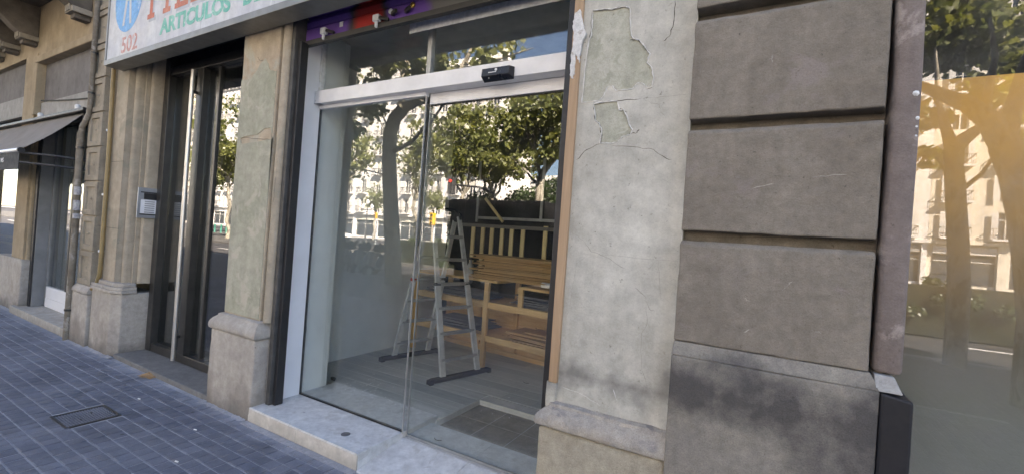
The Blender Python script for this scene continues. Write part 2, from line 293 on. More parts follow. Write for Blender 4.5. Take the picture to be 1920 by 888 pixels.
# ------------------------------------------------------------------ mesh helpers
class MB:
    def __init__(s): s.v = []; s.f = []
    def add(s, vs, fs):
        o = len(s.v); s.v += [tuple(v) for v in vs]; s.f += [tuple(i+o for i in f) for f in fs]; return s
    def box(s, x0, x1, y0, y1, z0, z1):
        return s.add([(x0,y0,z0),(x1,y0,z0),(x1,y1,z0),(x0,y1,z0),(x0,y0,z1),(x1,y0,z1),(x1,y1,z1),(x0,y1,z1)],
                     [(0,3,2,1),(4,5,6,7),(0,1,5,4),(1,2,6,5),(2,3,7,6),(3,0,4,7)])
    def hexa(s, lo, hi):                  # 4 corner points below, 4 above
        return s.add(list(lo)+list(hi), [(0,3,2,1),(4,5,6,7),(0,1,5,4),(1,2,6,5),(2,3,7,6),(3,0,4,7)])
    def beam(s, a, b, w, h, up=(0,0,1)):  # square bar from a to b
        a, b = Vector(a), Vector(b); d = (b-a).normalized(); u = Vector(up); 
        if abs(d.dot(u)) > .98: u = Vector((0,1,0))
        r = d.cross(u).normalized(); u = r.cross(d)
        q = [r*sx*w/2+u*sz*h/2 for sx, sz in ((-1,-1),(1,-1),(1,1),(-1,1))]
        return s.hexa([a+o for o in q], [b+o for o in q])
    def prism(s, prof, axis, a, b):       # closed 2D profile swept along an axis
        n = len(prof)
        def pt(p, t): return {'x': (t,p[0],p[1]), 'y': (p[0],t,p[1]), 'z': (p[0],p[1],t)}[axis]
        return s.add([pt(p,a) for p in prof]+[pt(p,b) for p in prof], [tuple(range(n))[::-1], tuple(range(n,2*n))]+[(i,(i+1)%n,n+(i+1)%n,n+i) for i in range(n)])
    def tube(s, pts, rad, n=10, cap=True):
        pts = [Vector(p) for p in pts]; rad = rad if isinstance(rad,(list,tuple)) else [rad]*len(pts); o = len(s.v)
        pu = None
        for i, p in enumerate(pts):
            d = (pts[min(i+1,len(pts)-1)]-pts[max(i-1,0)]).normalized()
            u = (pu - d*pu.dot(d)) if pu else d.orthogonal()
            u.normalize(); pu = u; w = d.cross(u)
            for k in range(n):
                t = 2*math.pi*k/n; s.v.append(tuple(p+(u*math.cos(t)+w*math.sin(t))*rad[i]))
        for i in range(len(pts)-1):
            for k in range(n):
                s.f.append((o+i*n+k, o+i*n+(k+1)%n, o+(i+1)*n+(k+1)%n, o+(i+1)*n+k))
        if cap:
            s.f.append(tuple(o+k for k in range(n))[::-1]); m = o+(len(pts)-1)*n; s.f.append(tuple(m+k for k in range(n)))
        return s
    def lathe(s, c, prof, axis='z', n=20): # prof = (radius, offset along axis)
        ax = {'x': (Vector((0,1,0)),Vector((0,0,1)),Vector((1,0,0))), 'y': (Vector((0,0,1)),Vector((1,0,0)),Vector((0,1,0))), 'z': (Vector((1,0,0)),Vector((0,1,0)),Vector((0,0,1)))}[axis]
        c = Vector(c); o = len(s.v)
        for r, h in prof:
            for k in range(n):
                t = 2*math.pi*k/n; s.v.append(tuple(c+(ax[0]*math.cos(t)+ax[1]*math.sin(t))*r+ax[2]*h))
        for i in range(len(prof)-1):
            for k in range(n): s.f.append((o+i*n+k, o+i*n+(k+1)%n, o+(i+1)*n+(k+1)%n, o+(i+1)*n+k))
        s.f.append(tuple(o+k for k in range(n))[::-1]); m = o+(len(prof)-1)*n; s.f.append(tuple(m+k for k in range(n)))
        return s
    def build(s, name, mat, parent=None, bevel=0, smooth=False, seg=2, wobble=0):
        me = bpy.data.meshes.new(name); me.from_pydata(s.v, [], s.f)
        bm = bmesh.new(); bm.from_mesh(me); bmesh.ops.recalc_face_normals(bm, faces=bm.faces)
        if bevel:
            es = [e for e in bm.edges if len(e.link_faces) == 2 and e.calc_face_angle(0) > .5]
            bmesh.ops.bevel(bm, geom=es, offset=bevel, segments=seg, affect='EDGES', profile=.5, clamp_overlap=True)
        if wobble:
            for v in bm.verts: v.co += Vector((random.uniform(-1,1), random.uniform(-1,1), random.uniform(-1,1)))*wobble
        bm.to_mesh(me); bm.free()
        if smooth:
            for p in me.polygons: p.use_smooth = True
            try: me.set_sharp_from_angle(angle=R_(40))
            except Exception: pass
        return link(name, me, mat, parent)
def link(name, me, mat, parent=None):
    o = bpy.data.objects.new(name, me); C.objects.link(o)
    if mat is not None and not len(me.materials): me.materials.append(mat if not isinstance(mat, str) else MT[mat])
    if parent is not None: o.parent = parent
    return o
def B(name, mat, parent, *boxes, bevel=.004, **kw):
    m = MB()
    for b in boxes: m.box(*b)
    return m.build(name, mat, parent, bevel=bevel, **kw)
LABELS = {}
def tag(o, label, cat, group=None):
    o['label'] = label; o['category'] = cat
    if group: o['group'] = group
    return o
def thing(name, label, cat, loc=(0,0,0), group=None):
    o = bpy.data.objects.new(name, None); C.objects.link(o); o.empty_display_size = .1; o.location = loc
    return tag(o, label, cat, group)
def sub(name, parent):
    o = bpy.data.objects.new(name, None); C.objects.link(o); o.parent = parent; o.empty_display_size = .1; return o
def structure(o): o['kind'] = 'structure'; return o
def stuff(o): o['kind'] = 'stuff'; return o
def copy_tree(o, parent=None, loc=None, rotz=None, scale=None):
    c = o.copy(); C.objects.link(c); c.parent = parent
    if loc is not None: c.location = loc
    if rotz is not None: c.rotation_euler = (0, 0, rotz)
    if scale is not None: c.scale = scale
    for ch in list(o.children): copy_tree(ch, c)
    return c
def rough_box(name, mat, parent, x0, x1, y0, y1, z0, z1, cuts=6, amp=.004, bevel=.012, front_only=True):
    """a dressed-stone block: bevelled box, subdivided, arrises and face slightly uneven"""
    m = MB().box(x0,x1,y0,y1,z0,z1); me = bpy.data.meshes.new(name); me.from_pydata(m.v, [], m.f)
    bm = bmesh.new(); bm.from_mesh(me); bmesh.ops.recalc_face_normals(bm, faces=bm.faces)
    bmesh.ops.subdivide_edges(bm, edges=[e for e in bm.edges if e.calc_length() > .12], cuts=cuts, use_grid_fill=True)
    es = [e for e in bm.edges if len(e.link_faces) == 2 and e.calc_face_angle(0) > .5]
    bmesh.ops.bevel(bm, geom=es, offset=bevel, segments=2, affect='EDGES', profile=.5, clamp_overlap=True)
    from mathutils import noise as mn
    for v in bm.verts:
        n = mn.noise_vector(v.co*9)*amp + mn.noise_vector(v.co*31)*amp*.5; v.co += n
    bm.to_mesh(me); bm.free()
    for p in me.polygons: p.use_smooth = True
    try: me.set_sharp_from_angle(angle=R_(50))
    except Exception: pass
    return link(name, me, mat, parent)
def poly_sheet(name, mat, parent, outer, Y, thick, holes=()):   # outline in (x, z), extruded in y from Y to Y+thick
    loops = [[Vector((p[0], p[1], 0)) for p in l] for l in ([outer]+list(holes))]
    tri = geometry.tessellate_polygon(loops); flat = [p for l in loops for p in l]; n = len(flat)
    v = [(p.x, Y, p.y) for p in flat]+[(p.x, Y+thick, p.y) for p in flat]
    f = [tuple(t) for t in tri]+[tuple(i+n for i in t)[::-1] for t in tri]; k = 0
    for l in loops:
        m = len(l); f += [(k+i, k+(i+1)%m, n+k+(i+1)%m, n+k+i) for i in range(m)]; k += m
    mb = MB(); mb.add(v, f); return mb.build(name, mat, parent)
def text(name, s, mat, parent, p, size, Y=None, width=None, extr=.001, tilt=0, rot=(math.pi/2, 0, 0), shear=0, bold=0.0):
    cu = bpy.data.curves.new(name, 'FONT'); cu.body = s; cu.size = size; cu.extrude = extr; cu.shear = shear; cu.offset = bold
    ob = bpy.data.objects.new(name+'_t', cu); C.objects.link(ob)
    dg = bpy.context.evaluated_depsgraph_get(); me = bpy.data.meshes.new_from_object(ob.evaluated_get(dg)); bpy.data.objects.remove(ob)
    xs = [v.co.x for v in me.vertices]
    if width and xs:
        k = width/(max(xs)-min(xs))
        for v in me.vertices: v.co.x = (v.co.x-min(xs))*k
    me.materials.clear(); o = link(name, me, mat, parent); o.location = p; o.rotation_euler = (rot[0], rot[1]+tilt, rot[2]); return o
def jag(pts, n=3, amp=.006, closed=True):    # break straight edges up
    out = []; m = len(pts)
    for i in range(m if closed else m-1):
        a, b = Vector(pts[i]), Vector(pts[(i+1) % m]); out.append(tuple(a))
        for k in range(1, n): out.append(tuple(a.lerp(b, k/n)+Vector((random.uniform(-1,1), random.uniform(-1,1)))*amp))
    if not closed: out.append(tuple(pts[-1]))
    return out

# ------------------------------------------------------------------ ground, road
PX0, PX1, PY0 = -13.0, 2.4, -4.3
sw = MB().box(-130, 60, -8.0, 0.5, -.30, -.006); side = structure(sw.build('sidewalk', 'joint'))
MB_road = MB().box(-400, 400, -50.0, -8.0, -.5, -.14); road = structure(MB_road.build('road', 'asphalt'))
structure(MB().box(-400, 400, -900, -57.2, -.5, -.02).build('far_ground', 'asphalt'))
structure(MB().box(-400, 400, -57.2, -50.0, -.5, .0).build('far_sidewalk', 'kerb'))
structure(MB().box(-400, 400, 10.0, 900, -.5, -.02).build('rear_ground', 'asphalt'))
structure(B('central_reservation', 'reserve', None, (-130, -36, -29, -14.2, -.2, -.02), (-36, 60, -29, -14.2, -.2, -.02), bevel=.02))
k = structure(sub('kerb', None))
for i in range(40): B('kerb_stone', 'kerb', k, (-34+i, -33.01+i, -8.25, -8.002, -.4, .004), bevel=.01)
for y in (-11.4, -30.8, -34.2, -40):
    for i in range(18): (B('lane_line', 'line', road, (-100+i*8, -96.5+i*8, y-.07, y+.07, -.15, -.136), bevel=0))
# pavers of ten centimetres
def paver_verts(cx, cy, h, dz):
    g = .0457; t = g-.0035; tx, ty = random.uniform(-.0012,.0012), random.uniform(-.0012,.0012)
    z = lambda sx, sy: dz+sx*tx+sy*ty
    q = ((-1,-1),(1,-1),(1,1),(-1,1))
    return [(cx+a*g, cy+b*g, -.014) for a,b in q]+[(cx+a*g, cy+b*g, z(a,b)-.003) for a,b in q]+[(cx+a*t, cy+b*t, z(a,b)) for a,b in q]
PF = [(0,1,5,4),(1,2,6,5),(2,3,7,6),(3,0,4,7),(4,5,9,8),(5,6,10,9),(6,7,11,10),(7,4,8,11),(8,9,10,11)]
cells = []
for j in range(int((0-PY0)/.1)):
    for i in range(int((PX1-PX0)/.1)):
        cx, cy = PX0+i*.1+.05+random.uniform(-.0015,.0015), -.02-.05-j*.1+random.uniform(-.0015,.0015)
        if -4.66 < cx < -4.32 and -.85 < cy < -.52: continue            # meter cover
        d = Vector((cx, cy, 0))-CAM; fz = d.dot(_f); vis = False
        if fz > .2:
            u, v = 960+FPX*d.dot(RT)/fz, 444-FPX*d.dot(UP)/fz; vis = -15 < u < 1900 and v < 892
            if u > 660: vis = False
        cells.append((0 if vis else 1, d.length, cx, cy))
cells.sort()
pm = [bpy.data.meshes.new('paver') for _ in range(8)]
for m in pm:
    m.from_pydata(paver_verts(0, 0, 0, 0), [], PF); at = m.attributes.new('tint', 'FLOAT', 'POINT')
    tv = random.random()
    for a in at.data: a.value = tv
for c in cells[:300]:
    o = link('paver', random.choice(pm), 'paver', side); o.location = (c[2], c[3], random.uniform(-.0022, .0012)); o.rotation_euler = (random.uniform(-.012,.012), random.uniform(-.012,.012), random.uniform(-.012,.012))
V = []; F = []; T = []
for c in cells[300:]:
    o = len(V); V += paver_verts(c[2], c[3], 0, random.uniform(-.0022, .0012)); F += [tuple(q+o for q in f) for f in PF]; T += [random.random()]*12
me = bpy.data.meshes.new('paver_field'); me.from_pydata(V, [], F); at = me.attributes.new('tint', 'FLOAT', 'POINT'); at.data.foreach_set('value', T)
stuff(link('paver_field', me, 'paver', side))
far = NT('far_pavers'); br = far.n('TexBrick'); br.offset = 0
for kk, vv in (('Scale', 1.0), ('Mortar Size', .004), ('Brick Width', .1), ('Row Height', .1)): br.inputs[kk].default_value = vv
br.inputs['Color1'].default_value = (.075,.078,.09,1); br.inputs['Color2'].default_value = (.10,.103,.115,1); br.inputs['Mortar'].default_value = (.25,.25,.255,1)
far.l(far.pos, br.inputs['Vector']); far.l(br.outputs[0], far.b.inputs['Base Color']); far.b.inputs['Roughness'].default_value = .8
for q in ((-130, PX0, -7.99, -.01), (PX1, 60, -7.99, -.01), (PX0, PX1, -7.99, PY0)):
    structure(MB().box(q[0], q[1], q[2], q[3], -.012, -.001).build('pavement_beyond', far.m))

# meter cover
cv = thing('meter_cover', 'ribbed cast iron meter cover set into the grey pavers', 'cover', (-4.49, -.685, 0))
B('frame', 'blackmetal', cv, (-.165,.165,-.165,-.148,-.02,.003), (-.165,.165,.148,.165,-.02,.003), (-.165,-.148,-.148,.148,-.02,.003), (.148,.165,-.148,.148,-.02,.003), bevel=.001)
B('plate', simple('worn_iron', (.12,.125,.15,1), .6, .1, .2), cv, (-.146,.146,-.146,.146,-.02,-.004), bevel=0)
m = MB()
for i in range(17): m.box(-.138, .138, -.138+i*.0168, -.130+i*.0168, -.005, .001)
m.build('ribs', simple('worn_iron_ribs', (.16,.165,.19,1), .6, .1, .2), cv)
B('keyhole', 'black', cv, (.04,.07,-.05,-.04,-.002,.0022), bevel=0); B('keyhole', 'black', cv, (-.06,-.03,.04,.05,-.002,.0022), bevel=0)
# fallen leaves
def leaf(label, p, rz, s):
    m = MB(); pts = [(0,0),(.3,.25),(.25,.5),(.55,.45),(.6,.8),(.85,.55),(1.1,.6),(1.0,.3),(1.35,.05),(1.0,-.2),(1.1,-.55),(.8,-.5),(.55,-.75),(.5,-.4),(.2,-.45),(.3,-.2)]
    up = [(x*s, y*s, .006+.02*abs(y)+.012*math.sin(x*4)) for x, y in pts]; dn = [(x, y, z-.0012) for x, y, z in up]; n = len(pts)
    m.add([(.6*s, 0, .012)]+up+[(.6*s, 0, .0108)]+dn, [(0, i+1, (i+1)%n+1) for i in range(n)]+[(n+1, n+2+(i+1)%n, n+2+i) for i in range(n)]+[(i+1,n+2+i,n+2+(i+1)%n,(i+1)%n+1) for i in range(n)])
    o = m.build('fallen_leaf', simple('dry_leaf', (.42,.24,.11,1), .8, 0, .3, 20), None); o.location = p; o.rotation_euler = (0, 0, rz); tag(o, label, 'leaf')
gp = G(262, 703); leaf('dry brown curled leaf lying on the pavers by the doorstep', (gp.x, gp.y, 0), .5, .16)

for lab, px, py, c in (('white cigarette end on the pavers in front of the doorstep', 260, 748, 'paper'), ('small white paper scrap on the pavers near the meter cover', 365, 806, 'paper'), ('cream crumb on the pavers before the pillar plinth', 330, 866, 'paper')):
    q = G(px, py); o = MB().tube([(q.x-.012,q.y,.006),(q.x+.012,q.y+.006,.006)], .0045, 7).build('litter_scrap', c, None); tag(o, lab, 'litter')
# ------------------------------------------------------------------ the building with the empty shop
bld = thing('corner_building', 'old stone building whose ground floor holds the empty glazed shop', 'building', (0, 0, 0))
# upper storeys: the mass that keeps the pavement in shade
HB = 15.2
B('upper_wall', 'upper', bld, (-7.25, 16, .10, 9.0, 4.3, HB), (-.9, .455, .12, 9.0, 3.3, 4.299), (-7.25, -.901, .55, 9, 3.42, 4.299), (.456, 16, .5, 9, 3.5, 4.299), bevel=.01)
for i in range(8):
    for j in range(3):
        x = -6+i*2.7; z = 4.9+j*3.1
        w = B('upper_window', 'winpane', bld, (x-.55, x+.55, .06, .098, z, z+2.1), bevel=.004)
        B('frame', 'winframe', w, (x-.65, x-.551, .03, .097, z-.1, z+2.2), (x+.551, x+.65, .03, .097, z-.1, z+2.2), (x-.55, x+.55, .03, .097, z+2.101, z+2.2), (x-.04, x+.04, .03, .059, z, z+2.1), bevel=.004)
B('rear_wall', 'upper', bld, (-7.25, 16, 5.5, 9.0, -.1, 3.419), bevel=0)

# --- pillar between the entrance and the shop
pl = sub('stone_pillar', bld)
rough_box('plinth', 'plinth', pl, -4.15, -3.49, 0.0, .45, -.05, .645, amp=.005, bevel=.014)
def cap(name, mat, parent, x0, x1, y0, z0, z1, over=.018, inset=.055, back=.45, ends=(1, 1)):
    m = MB(); a, b = over*ends[0], over*ends[1]; i0, i1 = inset*ends[0], inset*ends[1]; n = 14
    prof = [(.2, 0), (.06, .06), (0, .2), (.03, .36), (.12, .5), (.35, .68), (.66, .82), (.70, .93), (1, 1)]      # (how far in, how far up)
    rows = []
    for t, h in prof:
        rows.append((x0-a+t*(a+i0), x1+b-t*(b+i1), y0-over+t*(over+inset), z0+h*(z1-z0)))
    vs = []; fs = []
    for (xa, xb, y, z) in rows: vs += [(xa, back, z)]+[(xa+(xb-xa)*k/n, y, z) for k in range(n+1)]+[(xb, back, z)]
    w = n+3
    for r in range(len(rows)-1):
        for k in range(w-1): fs.append((r*w+k, r*w+k+1, (r+1)*w+k+1, (r+1)*w+k))
    fs.append(tuple(range(w))[::-1]); fs.append(tuple(range((len(rows)-1)*w, len(rows)*w)))
    from mathutils import noise as mn
    vs = [tuple(Vector(v)+mn.noise_vector(Vector(v)*12)*.0055) for v in vs]
    return m.add(vs, fs).build(name, mat, parent, smooth=True)
cap('cap', 'plinth', pl, -4.15, -3.49, 0.0, .648, .785)
rough_box('shaft', 'pillar2', pl, -4.09, -3.565, .07, .45, .78, 3.42, cuts=9, amp=.003, bevel=.01)
ct = pz([(100,330),(118,305),(150,292),(165,255),(182,232),(196,220),(205,235),(210,262),(240,268),(252,262),(258,330),(248,420),(236,475),(210,480),(190,488),(170,505),(120,515)], .067, 400, 0, 2) if False else None
m = MB(); m.prism([(-3.5645,.135),(-3.553,.135),(-3.548,.105)]+[(-3.505-.04*math.cos(a), .105-.035*math.sin(a)) for a in [k*math.pi/8 for k in range(1, 8)]]+[(-3.465,.105),(-3.462,.16),(-3.5645,.16)], 'z', .78, 3.42)
m.build('bead_moulding', 'sand', pl, smooth=True)
rough_box('side_strip', MT['cement'], pl, -3.4895, -3.47, .12, .40, .0, .77, cuts=3, amp=.002, bevel=.003)

# --- left moulded pillar of the entrance
pl = sub('moulded_pillar', bld)
m = MB(); m.prism([(-6.76,-.0),(-6.24,-.0),(-6.13,.06),(-6.13,.40),(-6.76,.40)], 'z', -.05, .69); m.build('plinth', 'plinth', pl, bevel=.012)
m = MB()
for a, z0, z1 in ((.022, .692, .725), (.012, .726, .76), (-.02, .761, .80)):
    m.prism([(-6.76,-a),(-6.24-a*.3,-a),(-6.13+a*.8,.06-a*.6),(-6.13+a*.8,.19),(-6.76,.19)], 'z', z0, z1)
m.build('cap', 'plinth', pl, bevel=.006)
prof = [(-6.66,.055),(-6.35,.055),(-6.345,.15),(-6.335,.165),(-6.312,.165)]
prof += [(-6.275-.034*math.cos(a), .115-.034*math.sin(a)+.012) for a in [k*math.pi/6 for k in range(7)]]
prof += [(-6.238,.20),(-6.228,.205),(-6.224,.165),(-6.195,.165),(-6.19,.26),(-6.182,.265)]
prof += [(-6.15-.028*math.cos(a), .22-.028*math.sin(a)) for a in [k*math.pi/6 for k in range(7)]]
prof += [(-6.12,.30),(-6.115,.40),(-6.66,.40)]
MB().prism(prof, 'z', .80, 3.42).build('shaft', 'sand', pl, smooth=True)
for z in (2.16, 1.40): B('joint_line', MT['darkstone'], pl, (-6.661,-6.339,.0535,.06,z,z+.004), bevel=0)

# dirt and mortar gathered where the stone meets the pavers
for a_, b_, y_ in ((-6.80,-6.10,-.012),(-4.20,-3.53,-.012),(-7.32,-6.80,-.04),(-10.8,-9.7,.02)):
    m = MB(); n = 40; vs = []
    for i in range(n+1):
        x = a_+(b_-a_)*i/n; w = random.uniform(.008,.045); h = random.uniform(.004,.014); vs += [(x,y_-w,.0005),(x,y_-w*.4,h*.5),(x,y_+.02,h)]
    m.add(vs, [(3*i,3*i+3,3*i+4,3*i+1) for i in range(n)]+[(3*i+1,3*i+4,3*i+5,3*i+2) for i in range(n)]); m.build('mortar_fillet', 'joint', side)
# --- entrance door beside it
ent = thing('entrance_door', 'dark framed glass entrance door with a full height steel pull bar', 'door', (-5.1, .36, 0))
def L(o, *bx): return [(b[0]+5.1, b[1]+5.1, b[2]-.36, b[3]-.36, b[4], b[5]) for b in bx]
B('door_frame', 'blackmetal', ent, *L(0, (-6.112,-6.0,.30,.45,.045,3.42), (-4.22,-4.151,.30,.45,.045,3.42), (-5.999,-4.221,.31,.44,3.18,3.27), (-5.40,-5.27,.31,.44,.13,3.179), (-5.999,-4.221,.31,.44,.045,.129)), bevel=.004)
B('glass_pane', 'doorglass', ent, *L(0, (-5.999,-5.401,.37,.38,.13,3.179)), bevel=0)
B('glass_pane', 'doorglass', ent, *L(0, (-5.269,-4.221,.37,.38,.13,3.179)), bevel=0)
B('mullion', 'blackmetal', ent, *L(0, (-5.06,-5.02,.352,.402,.13,3.179)), bevel=.003)
B('transom_panel', 'black', ent, *L(0, (-5.999,-4.221,.40,.42,3.271,3.42)), bevel=0)
m = MB(); m.tube([(-5.36+5.1, -.10, .07), (-5.38+5.1, -.10, 3.15)], .021, 14); pb = m.build('pull_bar', 'steel', ent, smooth=True)
B('bracket', 'blackmetal', pb, *L(0, (-5.385,-5.355,.262,.309,.30,.33)), *L(0, (-5.385,-5.355,.262,.309,2.9,2.93)), bevel=.002)
structure(B('doorstep', 'darkfloor', None, (-6.13,-4.151,.02,.50,-.1,.04), bevel=.01))
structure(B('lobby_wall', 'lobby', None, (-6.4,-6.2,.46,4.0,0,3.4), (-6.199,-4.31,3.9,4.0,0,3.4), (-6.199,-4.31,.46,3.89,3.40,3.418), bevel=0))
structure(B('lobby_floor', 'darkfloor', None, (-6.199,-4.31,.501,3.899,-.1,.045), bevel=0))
# intercom
ic = thing('intercom_panel', 'steel intercom panel with rows of white buttons by the entrance', 'intercom', (-6.0, .2, 1.7))
a, b = P(273, 350, .24), P(306, 414, .24)
w, h = .22, .335; cx, cz = -6.112, 1.72
B('plate', simple('intercom_steel', (.32,.34,.37,1), .4, .5), ic, (.0,.015,-.115,.105,-.17,.17), bevel=.003)
B('speaker_grille', 'black', ic, (.0151,.0175,-.06,.065,.04,.11), bevel=0)
bp = B('button_board', 'white', ic, (.0151,.0175,-.085,.075,-.12,.035), bevel=.001)
for i in range(6): B('button', simple('button_grey', (.35,.36,.38,1), .5), bp, (.0176,.021,-.05,.045,-.112+i*.024,-.098+i*.024), bevel=.001)
for z in (-.135, .112): B('trim', 'black', ic, (.0151,.0168,-.09,.085,z,z+.0125), bevel=0)
ic.location = (-6.1145, .24, 1.71)

# --- right plastered pillar
pl = sub('plastered_pillar', bld)
rough_box('plinth', 'plinthR', pl, -.965, -.335, 0.0, .5, -.05, .655, amp=.006, bevel=.016)
cap('cap', 'capR', pl, -.965, -.335, 0.0, .66, .775, over=.02, inset=.06, back=.5, ends=(1, 0))
B('core', 'bare', pl, (-.90,-.335,.075,.5,.77,3.5), bevel=0)
def pz(lst, Y, ox, oy, s): return [(p.x, p.z) for p in (P(ox+x/s, oy+y/s, Y) for x, y in lst)]
h1 = pz([(152,62),(205,54),(260,54),(300,44),(335,37),(358,48),(360,120),(366,200),(380,218),(410,222),(430,245),(445,268),(470,300),(452,350),(478,375),(490,430),(480,485),(455,488),(430,465),(400,462),(370,495),(280,505),(262,480),(235,482),(215,530),(185,560),(92,572),(100,480),(112,360),(132,222),(145,200),(148,140)], .07, 1060, 0, 2.958)
h2 = pz([(158,577),(225,566),(290,562),(300,612),(322,606),(345,655),(352,690),(372,720),(362,748),(312,762),(290,792),(240,797),(192,797),(202,722),(186,682),(166,672),(164,630)], .07, 1060, 0, 2.958)
poly_sheet('plaster_coat', 'plaster', pl, [(-.902,.772),(-.334,.772),(-.334,3.5),(-.902,3.5)], .0695, .005, [jag(h1, 3, .0016), jag(h2, 3, .0016)])
def crack(parent, px, w, Y=.0688, ox=0, oy=0, s=1, n=4, amp=.004, mat='black', name='crack'):
    pts = pz(px, Y, ox, oy, s); pts = jag(pts, n, amp, False); m = MB()
    vs = []; K = len(pts)
    for i, p in enumerate(pts):
        a, b = Vector(pts[max(i-1,0)]), Vector(pts[min(i+1,K-1)]); d = (b-a).normalized(); nn = Vector((-d.y, d.x)); ww = w*(.25+random.random()*.75)*(1 if 0 < i < K-1 else .2)
        for sg in (-1, 1): vs.append((p[0]+nn.x*ww*sg/2, Y, p[1]+nn.y*ww*sg/2))
    vs += [(x, y+.0006, z) for x, y, z in vs]; o = 2*K
    f = []
    for i in range(K-1): f += [(2*i,2*i+1,2*i+3,2*i+2), (o+2*i,o+2*i+2,o+2*i+3,o+2*i+1), (2*i,2*i+2,o+2*i+2,o+2*i), (2*i+1,o+2*i+1,o+2*i+3,2*i+3)]
    m.add(vs, f); return m.build(name, mat, parent)
S = 2.958
crk = stone('crack_shadow', (.06,.055,.045,1), (.1,.09,.075,1)); hair = stone('hairline', (.33,.315,.28,1), (.4,.38,.34,1)); ridge = stone('pale_chip', (.66,.64,.6,1), (.7,.68,.64,1))
for p, w, mt in [([(608,0),(604,100),(585,190),(545,230)], .006, crk), ([(150,62),(260,54),(340,33)], .005, crk), ([(150,60),(145,150),(132,220)], .005, crk), ([(355,225),(395,217),(430,250),(470,300)], .005, crk),
                 ([(155,572),(270,560),(420,548)], .005, crk), ([(158,577),(165,670),(190,690),(200,740),(192,800)], .007, crk), ([(292,600),(320,606),(342,628)], .004, crk), ([(352,740),(390,740),(410,720)], .006, crk),
                 ([(60,888),(120,830),(192,798)], .005, crk), ([(250,806),(380,815),(490,830),(530,860),(590,888)], .004, crk), ([(440,560),(520,580),(530,625),(550,640)], .003, hair), ([(420,548),(560,535),(700,520)], .003, hair), ([(450,497),(485,484)], .004, crk)]:
    crack(pl, p, w*.8, ox=1060, oy=0, s=S, mat=mt)
for p, w, mt in [([(70,30),(130,75),(160,120),(240,150),(310,195)], .005, hair), ([(150,130),(95,170),(80,260),(60,380),(45,420)], .003, hair), ([(350,275),(400,320),(415,370),(440,380)], .006, hair), ([(400,330),(405,430),(380,480),(380,620),(400,690),(430,760)], .004, hair),
                 ([(60,500),(85,570),(65,640)], .003, hair), ([(30,710),(120,745),(200,795)], .003, ridge), ([(255,720),(272,770)], .005, ridge), ([(65,128),(300,140),(560,165)], .002, hair), ([(455,160),(460,260),(465,330)], .004, hair)]:
    crack(pl, p, w*.8, ox=1040, oy=420, s=2.336, mat=mt)
rough_box('corner_piece', MT['plaster'], pl, -.965, -.905, .055, .2, .735, .87, cuts=3, amp=.006, bevel=.008)
for hl in (h1, h2):                      # raised lips round the flaked areas
    m = MB(); pts = jag(hl, 4, .0022); K = len(pts); vs = []
    for i in range(K):
        a, b = Vector(pts[i-1]), Vector(pts[(i+1) % K]); d = (b-a).normalized(); nn = Vector((d.y, -d.x)); w0 = .0015+.003*random.random(); yo = .0672-.0022*random.random()
        vs += [(pts[i][0]-nn.x*w0, .0694, pts[i][1]-nn.y*w0), (pts[i][0], yo, pts[i][1]), (pts[i][0]+nn.x*w0, .0694, pts[i][1]+nn.y*w0)]
    m.add(vs, [(3*i, 3*i+1, 3*((i+1)%K)+1, 3*((i+1)%K)) for i in range(K)]+[(3*i+1, 3*i+2, 3*((i+1)%K)+2, 3*((i+1)%K)+1) for i in range(K)]); m.build('flaked_lip', ridge, pl)
# painted edge left on the plaster next to the taupe blocks
B('lime_edge', ridge, pl, (-.3352,-.3335,.04,.0695,.79,3.5), bevel=0)

# render coat left on the pillar by the entrance
pl2 = [o for o in bld.children if o.name.startswith('stone_pillar')][0]
ctop = pz([(112,300),(140,300),(160,270),(182,235),(196,220),(206,238),(212,262),(236,268)], .067, 400, 0, 2)
xl, xr = -4.082, -3.575
coat = [(xl, ctop[0][1])]+[(min(max(x, xl+.01), xr-.01), z) for x, z in ctop]+[(xr, ctop[-1][1])]+[(xr,.80),(xl,.80)]
isl = pz([(100,520),(118,512),(165,505),(188,485),(215,478),(222,520),(150,535),(105,540)], .067, 400, 0, 2)
poly_sheet('render_coat', 'coat', pl2, jag(coat, 4, .006), .0655, .005, [jag(isl, 3, .003)])
for p, w in [([(60,560),(75,572),(90,600)], .01), ([(105,515),(160,520),(215,525)], .004), ([(165,215),(175,228),(190,226)], .006), ([(80,765),(86,790)], .006), ([(235,660),(228,720),(225,760)], .005)]:
    crack(pl2, p, w*.8, Y=.0648, ox=400, oy=0, s=2, mat=crk)
# --- rusticated pillar
pl = sub('rusticated_pillar', bld)
B('core', 'block', pl, (-.333,.37,.092,.6,1.1,4.29), bevel=0)
def rust_block(z0, z1, nm='block'):
    me = bpy.data.meshes.new(nm); m = MB(); y1 = .0915
    m.prism([(y1,z0),(-.004,z0),(-.004,z1-.018),(.012,z1),(y1,z1)], 'x', -.333, .352)
    me.from_pydata(m.v, [], m.f); bm = bmesh.new(); bm.from_mesh(me); bmesh.ops.recalc_face_normals(bm, faces=bm.faces)
    for v in bm.verts:
        if v.co.x > .3 and v.co.y > .05: v.co.x += .014
    bmesh.ops.bevel(bm, geom=[e for e in bm.edges if e.calc_face_angle(0) > .3], offset=.007, segments=2, affect='EDGES', profile=.5, clamp_overlap=True)
    bmesh.ops.subdivide_edges(bm, edges=[e for e in bm.edges if e.calc_length() > .1], cuts=10, use_grid_fill=True)
    from mathutils import noise as mn
    for v in bm.verts: v.co += mn.noise_vector(v.co*13)*.003+mn.noise_vector(v.co*60)*.0024
    bm.to_mesh(me); bm.free()
    return link(nm, me, 'block', pl)
for z0, z1 in ((1.205,1.650),(1.694,2.142),(2.187,2.634),(2.686,3.142),(3.19,3.64),(3.69,4.15)): rust_block(z0, z1)
